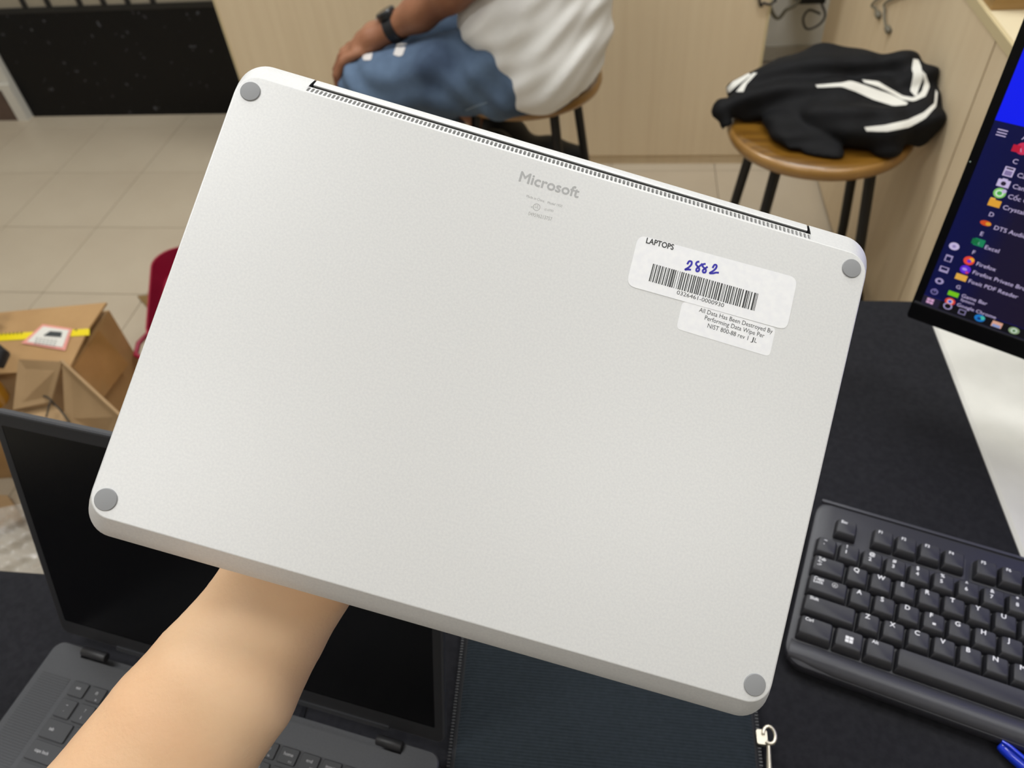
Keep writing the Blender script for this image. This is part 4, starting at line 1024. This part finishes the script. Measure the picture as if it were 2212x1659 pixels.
obj('carton_body', quadbox([frr, br_, bl_, fll], 0.001, HZ - .022), M_card, bx, 0, True)
oo = (frr - br_); oo /= np.linalg.norm(oo)
ri = -ex
tp = [frr + oo * .006 - dz * .016, br_ + ri * .004, bl_, fll + oo * .006 - dz * .016]
obj('top_flap', MB().slab([tp[0] + ri * .002, (frr + br_) / 2 + ri * .006 + dz * .003, (fll + bl_) / 2 + dz * .003, tp[3]], .005), M_card, bx, 0, True)
obj('top_flap', MB().slab([(frr + br_) / 2 + ri * .006 + dz * .003, tp[1], tp[2], (fll + bl_) / 2 + dz * .003], .005), M_card, bx, 0, True)
obj('side_flap', MB().slab([frr + ri * .018 - dz * .12, frr * .35 + br_ * .65 + ri * .022 - dz * .13, frr * .35 + br_ * .65 + ri * .003 - dz * .026, frr + ri * .003 - dz * .026], .004), mat('wrapped_cardboard', '#a87c4a', .4, color2='#98703f', scale=15, bump=.6, bscale=30, coat=.6), bx, 0, True)
def on_top(u, v, k=.0006):                       # the top is two gently sloping flaps
    p = at_z(u, v, HZ); fv = frr - br_; det = ex[0] * fv[1] - ex[1] * fv[0]
    for _ in range(3):
        dd_ = p - br_; s = (ex[0] * dd_[1] - ex[1] * dd_[0]) / det
        z = HZ + .003 * min(max(s, 0), .5) * 2 if s < .5 else HZ + .003 - (s - .5) * 2 * .019
        p = at_z(u, v, z + k)
    return p
def sheet_on_top(name, px, m, k, nu=10, parent=bx):
    a, b, c, d = [np.array(p, float) for p in px]; mb = MB()
    for i in range(nu + 1):
        for j in range(5):
            s, t_ = i / nu, j / 4; q = (a * (1 - s) + b * s) * (1 - t_) + (d * (1 - s) + c * s) * t_; mb.v.append(tuple(on_top(q[0], q[1], k)))
    mb.f = [(i * 5 + j, i * 5 + j + 1, (i + 1) * 5 + j + 1, (i + 1) * 5 + j) for i in range(nu) for j in range(4)]
    return obj(name, mb, m, parent, 60, True)
M_yel = mat('yellow_tape', '#e6cf12', .35, coat=.4)
sheet_on_top('yellow_tape', [(-60, 724), (193, 710), (193, 724), (-60, 740)], M_yel, .0014)
tk = MB()
for i in range(14):
    u = -50 + i * 8.5 if i < 12 else 140 + (i - 12) * 22
    p = [on_top(u, 727 - (u + 60) * .055, .0024), on_top(u + 5, 726 - (u + 60) * .055, .0024), on_top(u + 3, 721 - (u + 60) * .055, .0024)]
    tk.add(p, [(0, 1, 2)])
obj('tape_print', tk, mat('tape_black_print', '#2a2710', .6), bx, 0, True)
lb = sheet_on_top('shipping_label', [(92, 700), (156, 710), (141, 757), (46, 741)], mat('label_pink_border', '#e0968a', .4, coat=.3), .0034)
sheet_on_top('label_paper', [(93, 705), (149, 713), (135, 750), (58, 738)], mat('label_white', '#dcd9d0', .4, coat=.3), .0044)
sheet_on_top('label_print', [(108, 715), (134, 717), (132, 728), (93, 725)], mat('label_dark_print', '#33393a', .5), .0054)
lt = MB()
for i in range(4):
    for j in range(6):
        u, v = 78 + j * 8 - i * 1.5, 729 + i * 4.2 + j * 1.0
        lt.add([on_top(u, v, .0052), on_top(u + 5, v + .6, .0052), on_top(u + 5, v + 2.0, .0052), on_top(u, v + 1.6, .0052)], [(0, 1, 2, 3)])
obj('label_text', lt, mat('label_grey_print', '#8a8a86', .5), bx, 0, True)

# second, opened carton in front
H2 = .385
q0, q1, q3 = at_z(134, 781, H2), at_z(262, 900, H2), at_z(40, 776, H2)
b2 = thing('carton', 'open matte brown carton with raised flaps in front of the taped carton', 'box', tuple(((q0 + q1) / 2 + np.array([-.12, -.05, 0])) * [1, 1, 0]))
f0, f1 = at_z(110, 868, .315), at_z(28, 885, .315)
obj('flap', MB().slab([q3, f1, f0, q0], .004), M_cardm, b2, 0, True)
s0_, s1_ = at_z(140, 905, .305), at_z(240, 960, .305)
obj('flap', MB().slab([q0, s0_, s1_, q1], .004), M_cardm, b2, 0, True)
obj('flap_edge', MB().tube([q0 + dz * .002, q1 + dz * .002], .0032, 6), M_cardm, b2, 0, True)
low = [at_z(30, 890, .30), at_z(112, 872, .30), at_z(250, 965, .30), at_z(150, 1010, .30)]
obj('carton_body', quadbox([low[0], low[3], low[2], low[1]],   .001, .298), M_cardm, b2, 0, True)
tw = MB(); 
for pts_ in ([(88, 853), (102, 858), (112, 866), (118, 875)], [(108, 868), (104, 885), (100, 900)], [(112, 868), (130, 885), (150, 912)]):
    tw.tube([at_z(u, v, .326) for u, v in pts_], .0018, 6)
obj('torn_strap', tw, mat('torn_black_strap', '#2c2a25', .7), b2, 60, True)
c0 = at_z(8, 800, .34)
tag(obj('tape_roll', MB().lathe([(.016, 0), (.034, 0), (.035, .002), (.035, .044), (.034, .046), (.016, .046), (.016, .0)], 28, (c0[0] - .02, c0[1] - .05, .2985)), mat('amber_tape', '#b07a1c', .25, coat=.5)), 'amber packing tape roll beside the open carton', 'tape')
# lower flattened carton and plastic film at the table edge
e0 = [at_z(u, v, .02) for u, v in ((-120, 985), (70, 990), (52, 1120), (-140, 1200))]
e0 = [np.array([p[0], min(p[1], .87), p[2]]) for p in e0]
b3 = thing('flattened_carton', 'flattened brown cardboard on the floor beside the clear film', 'cardboard', tuple((e0[0] + e0[2]) / 2 * [1, 1, 0]))
obj('panel', quadbox([e0[0], e0[3], e0[2], e0[1]], .001, .014), M_cardm, b3, 0, True)
obj('panel', quadbox([e0[0] * .5 + e0[1] * .5, e0[3] * .5 + e0[2] * .5, e0[2], e0[1]], .0145, .020), M_cardm, b3, 0, True)
pf = MB(); n = 26; cs = [np.array(p, float) for p in ((-160, 1130), (60, 1085), (120, 1275), (-160, 1330))]
for i in range(n + 1):
    for j in range(n + 1):
        s, t_ = i / n, j / n; q = (cs[0] * (1 - s) + cs[1] * s) * (1 - t_) + (cs[3] * (1 - s) + cs[2] * s) * t_
        z = .034 + .012 * math.sin(9 * s + 5 * t_) + .010 * abs(math.sin(17 * s - 9 * t_ + 2 * math.sin(7 * t_))) + .006 * math.sin(31 * t_ + 11 * s)
        pf.v.append(tuple(at_z(q[0], q[1], z)))
pf.f = [(i * (n + 1) + j, i * (n + 1) + j + 1, (i + 1) * (n + 1) + j + 1, (i + 1) * (n + 1) + j) for i in range(n) for j in range(n)]
film = obj('plastic_film', pf, mat('clear_plastic_film', '#d8d4cc', .12, alpha=.42, coat=.8), None, 180)
tag(film, 'crumpled clear plastic film lying over the flattened cardboard', 'plastic film')
# thick black padded strap curled on the big carton
sp_ = [at_z(-14, 792, HZ + .035), at_z(-10, 772, HZ + .045), at_z(-30, 752, HZ + .055), at_z(-75, 730, HZ + .06), at_z(-80, 700, HZ + .06), at_z(-40, 672, HZ + .05), at_z(-16, 664, HZ + .042)]
so = obj('padded_strap', MB().tube(sp_, [.018, .026, .022, .020, .020, .022, .018], 14), mat('black_padded_nylon', '#17181c', .6, bump=.3, bscale=120), None, 60)
tag(so, 'thick black padded strap curled on top of the taped carton', 'strap')

# red plastic tub
tz = .26; tc0 = at_z(328, 546, tz); te2 = at_z(319, 700, tz) - at_z(329, 570, tz); te2 /= np.linalg.norm(te2); te1 = np.array([-te2[1], te2[0], 0])
tcen = tc0 + te1 * .15 + te2 * .18
tub = thing('plastic_tub', 'dark red plastic tub with rounded rim standing on the floor behind the cartons', 'tub', (tcen[0], tcen[1], 0))
def tl(sc, z, r, g=0.0):
    return [tuple(tcen * [1, 1, 0] + te1 * x + te2 * y + np.array([0, 0, z])) for x, y in rrect(-.15 * sc - g, -.18 * sc - g, .15 * sc + g, .18 * sc + g, r, 6)]
M_red = mat('dark_red_plastic', '#8e1230', .4)
obj('tub_wall', MB().loops([tl(.86, .002, .05), tl(1.0, tz - .004, .06), tl(1.0, tz, .06, .001), tl(1.0, tz, .06, -.003), tl(.95, tz - .055, .055, -.003), tl(.93, tz - .058, .055, -.008), tl(.86, .008, .05, -.006)]), M_red, tub, 40, True)
obj('tub_step', MB().loops([tl(.93, tz - .062, .055, -.005), tl(.93, tz - .056, .055, -.005), tl(.93, tz - .056, .05, -.012), tl(.93, tz - .062, .05, -.012)]), M_red, tub, 40, True)
h0 = at_z(299, 742, .22)
hp_ = [h0 + np.array(p) for p in ((.05, .05, .0), (.018, .035, .008), (.0, .0, .0), (.004, -.03, -.008), (.05, -.05, -.01))]
obj('carry_handle', MB().tube(hp_, .006, 8), M_red, tub, 60, True)
obj('tub_filling', MB().loops([tl(.80, .06, .05), tl(.86, .14, .05), tl(.70, .17, .05)]), mat('pale_packing_foam', '#d8d4c8', .8, bump=.6, bscale=40), tub, 40, True)
s_ = [at_z(u, v, .004) for u, v in ((297, 640), (375, 633), (372, 690), (330, 678))]
tag(obj('cardboard_scrap', quadbox([s_[0], s_[3], s_[2], s_[1]], .001, .006), mat('scrap_cardboard', '#7d6238', .85)), 'torn scrap of brown cardboard on the floor beside the red tub', 'cardboard')
